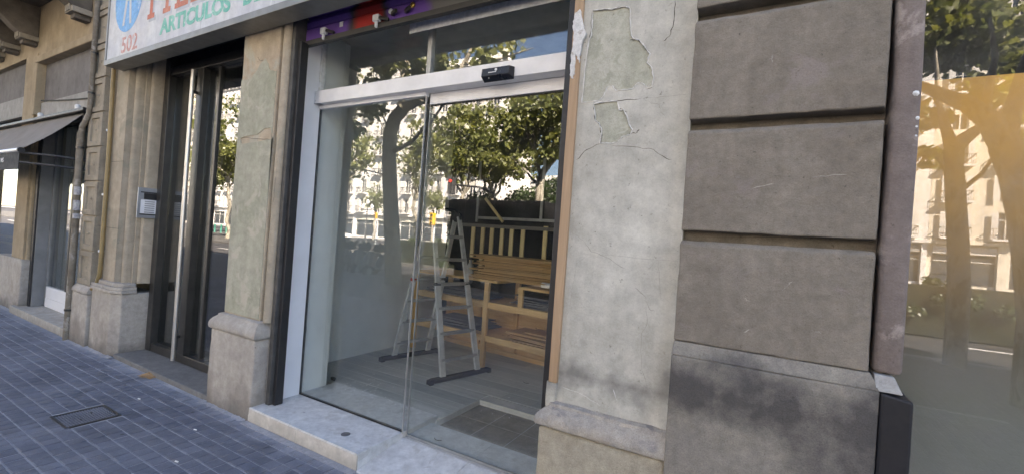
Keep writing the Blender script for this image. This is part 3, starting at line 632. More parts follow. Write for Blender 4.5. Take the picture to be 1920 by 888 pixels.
rough_box('base_block', 'base', pl, -.335, .388, -.028, .5, -.05, 1.145, cuts=8, amp=.003, bevel=.008)
m = MB(); m.hexa([(-.335,-.026,1.146),(.388,-.026,1.146),(.388,.3,1.146),(-.335,.3,1.146)], [(-.333,-.001,1.203),(.36,-.001,1.203),(.36,.3,1.203),(-.333,.3,1.203)]); m.build('sloped_band', 'base', pl, bevel=.003)
rough_box('edge_strip', 'margin', pl, .3705, .455, .012, .5, 1.206, 4.29, cuts=10, amp=.006, bevel=.016)
m = MB(); m.hexa([(.3885,-.03,-.05),(.482,-.03,-.05),(.482,.25,-.05),(.3885,.25,-.05)], [(.3885,-.03,1.145),(.482,-.03,1.13),(.482,.25,1.13),(.3885,.25,1.145)])
bg_ = m.build('corner_guard', 'blackguard', pl, bevel=.01)
m = MB(); m.hexa([(.372,-.026,1.1455),(.452,-.026,1.146),(.452,.25,1.146),(.372,.25,1.1455)], [(.372,-.002,1.203),(.43,-.002,1.2),(.43,.25,1.2),(.372,.25,1.203)]); m.build('guard_top', MT['cement'], bg_, bevel=.004)
for (px, py, s) in ((1716,176,.012),(1719,222,.008),(1717,238,.006),(1716,255,.006)):
    p = P(px, py, .02); MB().lathe((p.x, .02, p.z), [(s*.3,-s),(s,-s*.3),(s*.8,s*.6),(s*.2,s)], 'y', 7).build('paint_blob', 'paper', pl)

for p, w in [([(1396,357),(1430,349),(1470,340),(1536,330),(1590,327)], .004), ([(1347,522),(1362,540),(1372,552)], .003), ([(1400,520),(1392,545),(1400,562),(1425,567),(1455,555),(1478,533)], .004), ([(1470,540),(1485,528),(1502,525)], .004), ([(1340,52),(1352,50)], .006), ([(1442,112),(1449,104),(1447,118)], .004), ([(1395,622),(1404,617)], .006), ([(1528,621),(1540,623)], .006)]:
    crack(pl, p, w, Y=-.0034, mat=stone('scratch_pale', (.36,.335,.285,1), (.4,.37,.32,1)), name='scratch')
for p, w in [([(1464,340),(1480,338),(1492,334)], .012), ([(1455,596),(1470,594),(1484,600)], .01), ([(1408,92),(1418,86)], .006)]:
    crack(pl, p, w, Y=-.0034, mat=stone('stain_dark', (.12,.105,.085,1), (.15,.135,.11,1)), name='stain')
# --- right neighbour window with printed film
rw = thing('film_window', 'shop window with orange to grey printed film at the right edge', 'window', (2.2, .3, .4))
def LW(*bx): return [(b[0]-2.2, b[1]-2.2, b[2]-.3, b[3]-.3, b[4]-.4, b[5]-.4) for b in bx]
B('glass_pane', MT['filmglass'], rw, *LW((.44, 4.2, .29, .30, .1, 3.5)), bevel=0)
zt = P(1822, 145, .30).z
B('printed_film', 'film', rw, *LW((.44, 4.2, .301, .303, .1, zt)), bevel=0)
B('window_frame', 'blackmetal', rw, *LW((4.201, 4.3, .25, .36, 0, 3.5), (.44, 4.2, .25, .36, 0, .099)), bevel=.003)
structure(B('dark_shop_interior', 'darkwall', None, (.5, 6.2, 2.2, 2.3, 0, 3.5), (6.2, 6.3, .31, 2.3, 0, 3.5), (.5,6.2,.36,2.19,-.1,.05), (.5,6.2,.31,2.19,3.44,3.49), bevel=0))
B('side_wall', 'upper', bld, (4.301, 16, .1, .5, -.1, 4.299), bevel=0)

# ------------------------------------------------------------------ shopfront
sf = thing('shopfront', 'frameless glass shopfront with scuffed white header beam and sliding door', 'shopfront', (0, 0, 0))
GY = .42
B('side_lining', 'white', sf, (-3.50,-3.468,.205,.43,.115,3.3), bevel=.003)
B('edge_profile', 'galv', sf, (-3.467,-3.45,.385,.44,2.75,3.3), bevel=.002)
fp = B('fixed_pane', 'glass', sf, (-3.463,-2.262,GY,GY+.010,.128,2.612), bevel=0)
B('pane_seal', 'rubber', fp, (-3.4675,-3.4635,GY-.006,GY+.016,.118,2.62), (-3.463,-2.262,GY-.006,GY+.016,.118,.1275), bevel=0)
B('pane_edge', 'aludull', fp, (-2.2615,-2.2565,GY-.003,GY+.013,.118,2.612), bevel=.001)
hb = sub('header_beam', sf)
B('beam_box', 'header', hb, (-3.405,-1.018,.35,.455,2.642,2.752), bevel=.004)
B('beam_bracket', 'white', hb, (-3.467,-3.4055,.352,.356,2.645,2.75), bevel=.001)
for z in (2.665, 2.73): MB().lathe((-3.445,.352,z), [(.006,0),(.006,-.004),(.002,-.006)], 'y', 8).build('screw', 'galv', hb)
B('pane_rail', 'white', hb, (-3.467,-2.255,.405,.45,2.6125,2.6415), bevel=.002)
sd = sub('sliding_door', sf); DY = .462
B('door_glass', 'glass', sd, (-2.247,-1.018,DY,DY+.010,.092,2.558), bevel=0)
B('top_rail', 'header', sd, (-2.247,-1.018,DY-.012,DY+.03,2.5585,2.6405), bevel=.003)
B('door_edge', 'aludull', sd, (-2.2515,-2.2475,DY-.003,DY+.013,.085,2.61), bevel=.001)
B('rail_seal', 'rubber', sd, (-2.247,-1.018,DY-.006,DY+.016,2.549,2.558), bevel=0)
B('floor_track', 'aludull', sd, (-2.247,-1.018,DY-.01,DY-.004,.077,.081), (-2.247,-1.018,DY-.003,DY+.013,.079,.091), bevel=0)
for a, b in ((-3.449,-2.262),(-2.2215,-1.018)): B('upper_pane', 'glass', sf, (a, b, GY, GY+.010, 2.7525, 3.3), bevel=0)
B('upper_mullion', 'aludull', sf, (-2.2615,-2.222,GY-.022,GY+.02,2.7525,3.3), bevel=.003)
B('right_jamb', 'black', sf, (-1.0175,-.969,.13,.53,.06,3.3), bevel=.006)
m = MB(); m.prism([(.302,3.045),(.302,3.125),(.318,3.125),(.318,3.118),(.307,3.118),(.307,3.045)], 'x', -2.36, -1.02); m.prism([(.285,3.13),(.285,3.165),(.33,3.165),(.33,3.13)], 'x', -2.34, -1.02)
m.build('steel_angle', 'galv', sf)
# door sensor
sn = sub('door_sensor', sf); p = P(932, 138.5, .32); x, z = p.x, p.z
m = MB(); m.hexa([(x-.115,.349,z-.04),(x+.115,.349,z-.04),(x+.115,.349,z+.042),(x-.115,.349,z+.042)], [(x-.108,.295,z-.018),(x+.103,.295,z-.018),(x+.103,.30,z+.036),(x-.108,.30,z+.036)])
m.build('sensor_case', simple('sensor_black', (.012,.013,.02,1), .3), sn, bevel=.004)
B('logo_line', 'paper', sn, (x-.052,x+.008,.2925,.2955,z+.001,z+.006), bevel=0)
MB().lathe((x+.005,.296,z+.018), [(.009,0),(.009,-.0025)], 'y', 14).build('logo_mark', 'paper', sn)
MB().lathe((x-.055,.312,z-.0255), [(.0035,0),(.0035,-.004)], 'y', 8).build('status_dot', 'paper', sn)
# wooden batten with smeared plaster
bt = thing('wooden_batten', 'weathered brown timber batten with smeared white plaster beside the doorway', 'batten', (-.94,.08,.75))
rough_box('batten', 'batten', bt, -.010, .040, -.028, .06, .12, 2.6, cuts=10, amp=.003, bevel=.005)
def blob(pts, y, th, parent, nm, mat):
    o = poly_sheet(nm, mat, parent, jag(pts, 5, .004), y, th); return o
sm = [(p.x+.94, p.z-.75) for p in (P(x,y,.05) for x,y in ((1078,28),(1088,18),(1093,45),(1099,62),(1090,88),(1086,118),(1080,102),(1078,130),(1075,148),(1069,142),(1071,110),(1076,75),(1074,50)))]
blob(sm, -.0345, .012, bt, 'plaster_smear', 'smear')
# step
st = thing('shop_step', 'new light tiled step below the fixed shop window', 'step', (-2.885, .2, 0))
def LS(*b): return (b[0]+2.885, b[1]+2.885, b[2]-.2, b[3]-.2, b[4], b[5])
B('core', 'cement', st, LS(-3.495,-2.27,.012,.43,-.05,.10), bevel=0)
B('top_tile', 'tile', st, LS(-3.509,-2.258,.0,.419,.1005,.115), bevel=.002)
for a, b in ((-3.509,-2.905),(-2.903,-2.258)): B('front_tile', 'tileedge', st, LS(a,b,.0,.0115,.004,.1), bevel=.0015)
for a, b in ((.012,.33),(.3325,.43)): B('side_tile', 'tile', st, LS(-2.2695,-2.258,a,b,.004,.1), bevel=.0015)
B('mortar_bed', 'joint', st, LS(-3.52,-2.25,-.055,-.0005,-.02,.0035), bevel=.002, wobble=.002)
p = G(648, 813, .115)
ds = MB().lathe((p.x+2.885, p.y-.2, .1152), [(.033,0),(.033,.002),(.028,.003),(.027,.0015),(.014,.0015),(.013,.003),(.004,.003)], 'z', 24).build('floor_spot', simple('grey_spot_ring', (.14,.14,.15,1), .4, .4), st)
p = G(570, 772, .115); B('tile_chip', 'joint', st, LS(p.x-.012,p.x+.012,p.y-.006,p.y+.006,.1148,.1156), bevel=0)
# entrance ramp
rp = thing('entrance_ramp', 'pale tiled ramp leading up to the sliding glass door', 'ramp', (-1.6, .2, 0))
m = MB()
for a, b in ((-2.2565,-1.66),(-1.657,-.966)):
    MB().hexa([(a+1.6,-.2,-.05),(b+1.6,-.2,-.05),(b+1.6,.225,-.05),(a+1.6,.225,-.05)], [(a+1.6,-.2,.006),(b+1.6,-.2,.006),(b+1.6,.225,.076),(a+1.6,.225,.076)]).build('ramp_tile', 'tile', rp, bevel=.0015)

# ------------------------------------------------------------------ inside the shop
ROOM = (-4.12, -.45, .72, 3.15)
shell = structure(B('shop_wall', 'whitewall', None, (-4.30,-3.5005,.4315,.72,.0,3.41), (-4.30,-4.12,.7205,3.3,.0,3.41), (-.86,-.45,.5305,.72,.0,3.41), (-.45,-.35,.5305,3.3,.0,3.41), bevel=.004))
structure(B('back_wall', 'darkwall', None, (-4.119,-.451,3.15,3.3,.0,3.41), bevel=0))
structure(B('shop_ceiling', 'ceil', None, (-4.119,-.451,.721,3.149,3.36,3.41), (-3.5,-.861,.431,.7205,3.302,3.36), bevel=0))
fl = structure(B('shop_floor', 'grout', None, (-4.119,-2.215,.83,3.149,-.1,.094), (-2.214,-.451,1.40,3.149,-.1,.094), (-2.214,-.451,.76,1.399,-.1,.056), (-3.499,-2.2565,.4325,.8295,-.1,.108), (-2.256,-.861,.4325,.7595,-.1,.073), bevel=0))
y = .832
while y < 3.14:
    x = -4.117+random.uniform(-.8, 0)
    while x < -.45:
        a, b = max(x, -4.117), min(x+1.2-.002, -.453); y1 = min(y+.177, 3.147)
        if y < 1.40:
            b2 = min(b, -2.219)
            if y+.177 > 1.40 and False: pass
        else: b2 = b
        if b2-a > .05: B('floor_board', 'floorwood', fl, (a, b2, y, y1, .0942, .1), bevel=.001)
        x += 1.2
    y += .18
for a, b in ((-3.499,-2.9),(-2.898,-2.2575)): B('sill_tile', 'tile', fl, (a,b,.4335,.829,.1082,.115), bevel=.0015)
for a, b in ((-2.255,-1.66),(-1.658,-.862)): B('threshold_tile', 'tile', fl, (a,b,.483,.759,.0732,.080), bevel=.0015)
for i in range(4):
    for j in range(2):
        B('well_tile', 'mattile', fl, (-2.205+i*.302,-1.909+i*.302,.765+j*.312,1.072+j*.312,.0562,.0585), bevel=.001)
B('well_frame', 'grout', fl, (-2.222,-2.206,.762,1.398,.0565,.104), (-2.205,-.46,1.376,1.398,.0565,.104), bevel=.001)
# crumbs of plaster swept to the edges
V=[];F=[]
for k in range(170):
    if random.random() < .55: cx, cy, cz = -3.45+random.random()*1.1, .60+random.gauss(.25,.12), .101
    else: cx, cy, cz = random.uniform(-3.9,-1.2), random.uniform(1.0,2.2), .101
    if cy < .83: cz = .116
    if cx > -2.21 and cy < 1.4: cz = .067
    s = random.uniform(.002,.006); o=len(V); V += [(cx-s,cy-s,cz),(cx+s,cy-s*.6,cz),(cx,cy+s,cz),(cx,cy,cz+s)]; F += [(o,o+1,o+3),(o+1,o+2,o+3),(o+2,o,o+3),(o,o+2,o+1)]
MBX=MB(); MBX.v=V; MBX.f=F
cr = MBX.build('plaster_crumbs', 'paper', None); stuff(cr); tag(cr, 'scattered white plaster crumbs on the shop floor', 'debris')
for nm, lab, px, py, z, c in (('cable_scrap','short black cable scrap lying on the glass door threshold',819,824,.081,'rubber'),('cable_scrap','black cable offcut on the grey floor behind the doorway batten',985,717,.101,'rubber')):
    p = G(px, py, z); m = MB().tube([(p.x-.03,p.y+.01,z+.004),(p.x-.01,p.y-.008,z+.004),(p.x+.02,p.y-.004,z+.004),(p.x+.035,p.y+.012,z+.004)], .003, 6); o = m.build(nm, c, None); tag(o, lab, 'cable')
p = G(625, 714, .101); o = MB().box(p.x-.03,p.x+.02,p.y-.012,p.y+.012,.1155,.14).box(p.x-.01,p.x+.04,p.y-.02,p.y-.0125,.1155,.13).build('rubber_stop', 'rubber', None, bevel=.003); tag(o, 'small black rubber door stop lying at the inner window sill corner', 'door stop')

# --- ladder
lad = thing('folding_ladder', 'aluminium folding step ladder standing open on the shop floor', 'ladder', (-3.18, 1.9, .1))
ud = Vector((.2, .76, 0)).normalized(); vd = Vector((ud.y, -ud.x, 0))          # rung direction, spread direction
cen = Vector((-3.18, 1.9, .1)); near = (G(862, 707, .1)+G(918, 694, .1))/2
apz = P(857, 405, 1.9).z-.1
def loc(u, v, z): return ud*u+vd*v+Vector((0,0,z))
for side_, sgn in (('front', 1), ('rear', -1)):
    foot = .475*sgn
    for s in (-1, 1):
        rail = sub('rail', lad); B0, T0 = loc(.235*s, foot, .035), loc(.18*s, .03*sgn, apz)
        mid = B0.lerp(T0, .56)
        MB().beam(B0, mid, .028, .066, ud).build('outer_rail', 'alu', rail, bevel=.003)
        MB().beam(B0.lerp(T0, .50)-ud*.0*s, T0, .022, .056, ud).build('inner_rail', 'alu', rail, bevel=.003)
        MB().beam(B0.lerp(T0, .545), B0.lerp(T0, .565), .034, .07, ud).build('hinge_collar', 'redplastic' if (s < 0 and sgn < 0) else 'rubber', rail, bevel=.006)
    zr = [.155, .29, .43, .565, .70, .83]
    for i, t in enumerate((.10, .255, .405, .555, .71, .86)):
        B0, T0 = loc(0, foot, .035), loc(0, .03*sgn, apz); c = B0.lerp(T0, t); hw = .235+(.18-.235)*t
        MB().beam(c-ud*(hw+.012), c+ud*(hw+.012), .032, .036).build('rung', 'aludull', lad, bevel=.004)
    a, b = loc(-.39, foot, .03), loc(.39, foot, .03)
    sb = MB().beam(a, b, .055, .045).build('stabiliser_bar', 'rubber', lad, bevel=.004)
    for q in (a, b): MB().beam(q-ud*.025+Vector((0,0,-.012)), q+ud*.025+Vector((0,0,-.012)), .07, .055).build('foot', 'rubber', sb, bevel=.008)
for s in (-1, 1):
    c = loc(.18*s, 0, apz-.005); MB().lathe(c, [(.055,-.022),(.06,-.018),(.06,.018),(.055,.022)], 'y', 18).build('hinge', 'rubber', lad, bevel=0)
m = MB().tube([loc(-.18,.0,apz+.03), loc(-.1,.03,apz+.075), loc(.1,.03,apz+.075), loc(.18,.0,apz+.03)], .011, 8).build('locking_strap', 'rubber', lad, smooth=True)

# --- shelving unit (turned a few degrees)
SA = R_(-5.5)
shv = thing('shelving_unit', 'pine shelving unit standing against the dark back wall', 'shelving', (-2.77, 2.26, .1)); shv.rotation_euler = (0,0,SA)
W0, W1, DP = -1.17, 1.62, .66
for x in (W0, 0.0, 1.24):
    B('upright', 'pinez', shv, (x-.03,x+.03,-.022,.022,0,.985 if x == 0 else .96), bevel=.003)
for x in (W0, 0.0, 1.24): B('rear_upright', 'pinez', shv, (x-.03,x+.03,DP-.045,DP,0,.985), bevel=.003)
for z, t in ((.34,.07),(.725,.07)):
    for a, b in ((W0+.031,-.031),(.031,1.209)): B('shelf_rail', 'pine', shv, (a,b,-.018,.018,z-t/2,z+t/2), bevel=.003)
    B('shelf_board', 'pine', shv, (W0-.02,W1,.0185,DP-.046,z+.0,z+.022), bevel=.002)
B('top_board', 'pine', shv, (W0-.05,.16,-.03,DP,.986,1.012), bevel=.002)
B('top_board', 'pine', shv, (.46,W1,-.03,DP,.9605,.986), bevel=.002)
B('short_post', 'pinez', shv, (.445,.50,-.015,.02,.761,.9595), bevel=.002)
for a, b in ((W0,-.02),(.02,1.22)):
    B('back_panel', 'pine', shv, (a,b,DP+.001,DP+.014,.03,.72), bevel=.001)
B('bottom_rail', 'pine', shv, (W0+.03,1.6,DP-.06,DP-.046,.001,.06), bevel=.002)
for x in (-.6, .55): B('rear_batten', 'pinez', shv, (x-.025,x+.025,DP-.03,DP,.062,.72), bevel=.002)
rot = Matrix.Rotation(SA, 4, 'Z'); base = Vector((-2.77, 2.26, .1))
def on_shelf(name, mat, label, cat, group, l, w, t, c, rz=0, bevel=.0015):
    m = MB().box(-l/2,l/2,-w/2,w/2,0,t); o = m.build(name, mat, None, bevel=bevel); o.location = base+rot@Vector(c); o.rotation_euler = (0,0,SA+rz); return tag(o, label, cat, group)
ORD = ['first','second','third','fourth','fifth','sixth','seventh','eighth','ninth','tenth','eleventh','twelfth','thirteenth','fourteenth','fifteenth','sixteenth']
zz = 1.012+.002
for i in range(17):
    t = random.uniform(.012,.019); l = random.uniform(1.35,1.75); on_shelf('timber_board', 'board', ('%s board from the bottom of the brown stack on the shelving' % ORD[i]) if i < 16 else 'topmost board of the brown stack on the shelving', 'board', 'boards stacked on the shelving top', l, random.uniform(.3,.44), t, (.55+random.uniform(-.16,.16)+.0, .26+random.uniform(-.05,.05), zz), random.uniform(-.05,.05)); zz += t+.0012
ztop = zz
for zb, n, x0, x1, lab, mat_ in ((.748, 9, .25, 1.2, 'thin board lying on the middle right shelf', 'boarddark'), (.748, 8, -1.0, -.15, 'thin board lying on the middle left shelf', 'boarddark'), (.363, 8, .2, 1.2, 'thin board lying on the lower right shelf', 'board'), (.363, 8, -.95, -.15, 'dark thin board lying on the lower left shelf', 'boarddark')):
    z2 = zb
    for i in range(n):
        t = random.uniform(.006,.014); c = (x0+x1)/2
        on_shelf('thin_board', mat_, ('%s from the bottom, ' % ORD[i])+lab, 'board', lab.replace('thin board', 'boards'), random.uniform(.62,.95), random.uniform(.2,.42), t, (c+random.uniform(-.06,.06), .3+random.uniform(-.08,.08), z2), random.uniform(-.16,.16)); z2 += t+.001
# paper roll
pr = thing('paper_roll', 'rolled white printed paper on the top board of the shelving', 'paper roll', base+rot@Vector((.82,.06,1.012+.018)))
pr.rotation_euler = (0,0,SA-.1)
MB().tube([(-.13,0,0),(.13,0,0)], .03, 16).build('roll', 'paper', pr, smooth=True)
text('print', '2.1', 'ink', pr, (.02,-.0312,-.02), .05)
# folding brochure stand / bucket behind ladder
p = G(868, 520, 1.12)
# slat screen on top of the stack
ss = thing('slat_screen', 'row of pale upright slats standing behind the board stack', 'slat screen', (-2.3, 2.88, 1.1))
ss.rotation_euler = (0, 0, 0)
SY = 2.92
for px in (883, 901, 918, 937, 955, 976, 1018, 1039):
    a, b = P(px-3, 484, SY), P(px+3.5, 424, SY)
    B('slat', 'slat', ss, (a.x+2.3-.0, a.x+2.3+.055, SY-2.88, SY-2.88+.022, a.z-1.1-.25, b.z-1.1), bevel=.002)
a, b = P(872, 418, SY), P(1045, 430, SY)
B('top_rail', 'boarddark', ss, (a.x+2.3-.2, b.x+2.3+.5, SY-2.88-.004, SY-2.88+.045, a.z-1.1-.045, a.z-1.1), bevel=.002)
# metal wall rack over it
wr = thing('wall_rack', 'thin grey metal rack frame on the dark back wall', 'rack', (-2.3, 3.12, 1.5)); RY = 3.12
for px in (897, 1017):
    a, b = P(px, 368, RY), P(px-1, 416, RY); B('rack_post', 'aludull', wr, (a.x+2.3-.018,a.x+2.3+.018,-.01,.008,b.z-1.5,a.z-1.5+.5), bevel=.002)
a, b = P(898, 408, RY), P(1048, 414, RY); B('rack_bar', 'aludull', wr, (a.x+2.3, b.x+2.3+.8,-.03,-.011,a.z-1.5-.018,a.z-1.5+.018), bevel=.002)
a, b = P(910, 372, RY-.06), P(943, 416, RY-.06)
o = MB().beam(a, b, .02, .035).build('loose_batten', 'slat', None, bevel=.002); tag(o, 'pale loose batten leaning diagonally across the metal rack', 'batten')
# small caddy on the shelf end
p = base+rot@Vector((-.45,.2,1.014)); cd = thing('spray_bottle', 'small grey spray bottle on the shelving behind the ladder', 'bottle', p)
MB().lathe((0,0,0), [(.04,0),(.042,.01),(.042,.12),(.018,.16),(.016,.19)], 'z', 14).build('bottle', simple('grey_plastic', (.35,.36,.36,1), .4), cd, smooth=True)
B('trigger', 'rubber', cd, (-.05,.03,-.014,.014,.191,.225), (-.05,-.04,-.01,.01,.15,.19), bevel=.004)

# ------------------------------------------------------------------ sign board
sg = thing('shop_sign', 'long weathered white sign board lettered 502 and articulos de', 'sign', (-4, -.05, 3.2))
SX0, SX1, SZ0, SZ1, SYF = -6.50, -1.0, 3.20, 4.15, -.115
def LG(*b): return (b[0]+4, b[1]+4, b[2]+.05, b[3]+.05, b[4]-3.2, b[5]-3.2)
B('sign_box', MT['signframe'], sg, LG(SX0,SX1,SYF+.012,.055,SZ0,SZ1), bevel=0)
xs_ = [SX0+.025, P(497,30,SYF).x-.84, P(497,30,SYF).x+.1, SX1-.02]
xj = P(375, 50, SYF).x
for a, b in ((SX0+.02, xj-.002), (xj+.002, -3.4), (-3.396, SX1-.02)):
    B('sign_panel', 'signwhite', sg, LG(a,b,SYF+.004,SYF+.0119,SZ0+.055,SZ1-.05), bevel=.001)
B('frame_edge', MT['signframe'], sg, LG(SX0-.01,SX1,SYF-.008,.05,SZ0-.003,SZ0+.0545), LG(SX0-.01,SX0+.0195,SYF-.008,.05,SZ0+.055,SZ1), bevel=.004)
TF = SYF+.0035
def sp(px, py): q = P(px, py, TF); return (q.x+4, q.z-3.2)
# 502
a, b = sp(227, 97), sp(255, 90); zb = sp(240, 95)[1]
text('number', '502', 'signred2', sg, (a[0], TF+.05, zb-.005), .235, width=b[0]-a[0]+.02, bold=.004)
# green line
for s, x0, x1 in (('ARTICULOS', 299, 431), ('DE', 452, 488)):
    zz0 = sp(299, 66)[1]+.005; xa, xb = sp(x0, 62)[0], sp(x1, 24)[0]
    o = text('lettering', s, 'signgreen', sg, (xa, TF+.05, zz0), .20, width=(xb-xa), bold=.008)
# slab serif word above (only its feet show)
def slab(parts, x, z, k, mat, dy=0, nm='large_letter'):
    m = MB()
    for (a0,a1,b0,b1) in parts: m.box(x+a0*k,x+a1*k,TF+.0485+dy,TF+.0497+dy,z+b0*k,z+b1*k)
    return m.build(nm, mat, sg)
ZB = sp(276, 38)[1]; k = .5
LET = {'F': [(0,.3,0,.1),(.09,.21,.1001,.9),(0,.6,.9001,1),(.2101,.45,.48,.58),(.5,.6,.72,.9)], 'I': [(0,.3,0,.1),(.09,.21,.1001,.9),(0,.3,.9001,1)],
       'D': [(0,.5,0,.1),(.07,.19,.1001,.9),(0,.5,.9001,1),(.42,.54,.1001,.9)], 'E': [(0,.55,0,.1),(.07,.19,.1001,.9),(0,.55,.9001,1),(.1901,.42,.45,.55)], 'L': [(0,.55,0,.1),(.07,.19,.1001,1)]}
for ch, px, py in (('F', 276, 40), ('I', 305, 30), ('D', 327, 22), ('E', 357, 9), ('L', 392, -4)):
    x, _ = sp(px, py); slab(LET[ch], x, ZB, k, 'signred'); slab(LET[ch], x+.03, ZB-.03, k, 'signshade', .0012, 'letter_shade')
# blue oval with a standing figure
c0, c1 = sp(239, 60), sp(222, 0); cx = sp(244, 0)[0]; zb = sp(237, 60)[1]
rx, rz = (sp(270,0)[0]-sp(219,5)[0])/2*.97, .36
ov = [(cx-.03+rx*math.cos(t), zb+rz+rz*math.sin(t)) for t in [k_*2*math.pi/40 for k_ in range(40)]]
poly_sheet('blue_oval', 'signblue', sg, ov, TF+.0485, .0012)
fx = cx-.03; fz = zb+.075
fig = [(-.13,.0),(-.075,.0),(-.02,.30),(.03,.30),(.07,.0),(.125,.0),(.075,.36),(.07,.50),(.15,.43),(.19,.47),(.08,.60),(.05,.60),(.05,.66),(-.05,.66),(-.05,.60),(-.08,.60),(-.19,.47),(-.15,.43),(-.07,.50),(-.07,.36)]
poly_sheet('figure_emblem', 'signwhite', sg, [(fx+a*.85, fz+b*.85) for a, b in fig], TF+.0468, .0012)
# dark soffit behind the sign, above the pillars
B('soffit', 'black', bld, (-6.62,-1.1,.0555,.5,3.422,3.44), (-6.62,-1.1,.0555,.099,3.441,4.298), bevel=0)

# ------------------------------------------------------------------ roller shutter
rs = thing('roller_shutter', 'rolled up shutter end sprayed purple and red above the glass', 'shutter', (-2.3, .22, 3.1))
def LR(*b): return (b[0]+2.3, b[1]+2.3, b[2]-.22, b[3]-.22, b[4]-3.1, b[5]-3.1)
zs = 3.085
B('bottom_slat', 'shutter', rs, LR(-3.44,-1.11,.20,.225,zs+.028,zs+.12), bevel=.004)
B('bottom_bar', MT['aludull'] if False else simple('sooty_bar', (.05,.048,.045,1), .6), rs, LR(-3.44,-1.11,.192,.235,zs-.012,zs+.0275), bevel=.003)
for i in range(2):
    z0 = zs+.125+i*.1
    MB().prism([(y-.22, z-3.1) for y, z in ((.235,z0),(.212,z0+.015),(.200,z0+.05),(.212,z0+.085),(.235,z0+.097))], 'x', -3.44+2.3, -1.11+2.3).build('curved_slat', 'shutter', rs)
B('shutter_box', 'black', rs, LR(-3.44,-1.11,.15,.48,zs+.325,3.421), bevel=0)
B('guide_rail', 'black', rs, LR(-3.4145,-3.375,.135,.2035,.117,3.085), bevel=.004)
B('guide_cover', simple('sooty_grey_cover', (.06,.058,.055,1), .6, 0, .35, 9), rs, LR(-3.4615,-3.415,.105,.2035,.117,3.41), bevel=.005)
B('guide_side', 'black', rs, LR(-3.4995,-3.4622,.1615,.204,.117,3.41), bevel=.003)
for px, py in ((607, 60), (706, 36)):
    p = P(px, py, .17); l = sub('lock', rs); q = (p.x+2.3, p.y-.22, p.z-3.1)
    MB().box(q[0]-.03,q[0]+.03,q[1]-.015,q[1]+.02,q[2]-.02,q[2]+.03).build('lock_body', 'galv', l, bevel=.006)
    MB().lathe((q[0],q[1],q[2]-.055), [(.008,-.008),(.012,0),(.012,.034)], 'z', 10).build('lock_pin', 'galv', l)
    MB().beam((q[0]+.0305,q[1],q[2]+.005),(q[0]+.11,q[1]+.01,q[2]-.018),.02,.022).build('lock_lever', 'blackmetal', l, bevel=.003)
for px, py, nm, mt in ((733,22,'bolt','galv'),(774,10,'key_cylinder','brass')):
    p = P(px, py, .195); MB().lathe((p.x+2.3,p.y-.22,p.z-3.1), [(.02,.004),(.02,-.006),(.012,-.01)], 'y', 14).build(nm, mt, rs)
for px, py in ((735,27),(760,22)):
    p = P(px, py, .19); MB().beam((p.x+2.3,p.y-.22,p.z-3.1),(p.x+2.37,p.y-.25,p.z-3.1),.02,.028).build('slide_bolt', 'blackmetal', rs, bevel=.003)
p = P(640, 46, .199); B('sticker', 'paper', rs, LR(p.x-.02,p.x+.02,.1985,.1998,p.z-.02,p.z+.02), bevel=0)

# ------------------------------------------------------------------ neighbour building on the left
nb = thing('neighbour_building', 'cream stucco neighbouring building with shop awning and balcony brackets', 'building', (0, 0, 0))
WY = .07
def wallbox(*b): return b
B('stucco_wall', 'cream', nb, (-9.60,-7.30,WY,.6,3.80,5.2), (-16,-9.601,WY,.6,3.86,5.2), (-7.299,-6.64,.13,.6,0,5.2), (-7.44,-7.2995,WY,.6,.0,3.799), bevel=.004)
B('upper_mass', 'cream', nb, (-40,-7.26,.12,9.0,5.2,13.6), (-40,-16.001,WY,.6,0,5.199), (-40,-6.9,5.5,9,0,5.199), bevel=0)
for i in range(7):
    for j in range(3):
        x = -10+-i*3.2; z = 5.5+j*3.2; w = B('upper_window', 'winpane', nb, (x-.55,x+.55,.085,.118,z,z+2.2), bevel=0)
# pilaster
pi = sub('pilaster', nb)
B('shaft', 'cream', pi, (-10.12,-9.60,WY-.01,.42,.78,3.859), bevel=.006)
m = MB(); m.prism([(-9.60,.10),(-9.575-.0,.085)]+[(-9.56+.025*math.sin(t), .11-.025*math.cos(t)) for t in (0,.5,1,1.5)]+[(-9.53,.14),(-9.53,.42),(-9.60,.42)], 'z', .78, 3.2); m.build('edge_bead', 'cream', pi, smooth=True)
rough_box('plinth', 'plinth', pi, -10.75, -9.50, .03, .42, -.05, .78, amp=.005, bevel=.012)
# moulded panel over the shop
pn = sub('fascia_panel', nb)
for nm, bx in (('moulding', [(-9.60,-7.441,.035,.16,3.70,3.799), (-9.60,-9.501,.035,.16,2.93,3.699)]),): B(nm, 'cream', pn, *bx, bevel=.012)
B('grey_board', 'greypanel', pn, (-9.50,-7.441,.14,.18,3.12,3.699), bevel=.002)
B('lintel_band', 'greylight', pn, (-9.50,-7.441,.11,.18,2.86,3.119), bevel=.004)
c = thing('hanging_cable', 'thin dark cable strung across the grey fascia panel', 'cable', (-8.5,.1,3.1))
MB().tube([(-.95,.0,.05),(-.3,.0,-.01),(.4,.0,-.06),(1.05,.0,-.10)], .009, 6).build('cable', 'rubber', c)
B('grey_board', 'greypanel', pn, (-13.5,-10.121,.14,.18,3.30,3.86), bevel=.002); B('lintel_band', 'greylight', pn, (-13.5,-10.121,.11,.18,2.98,3.299), bevel=.004)
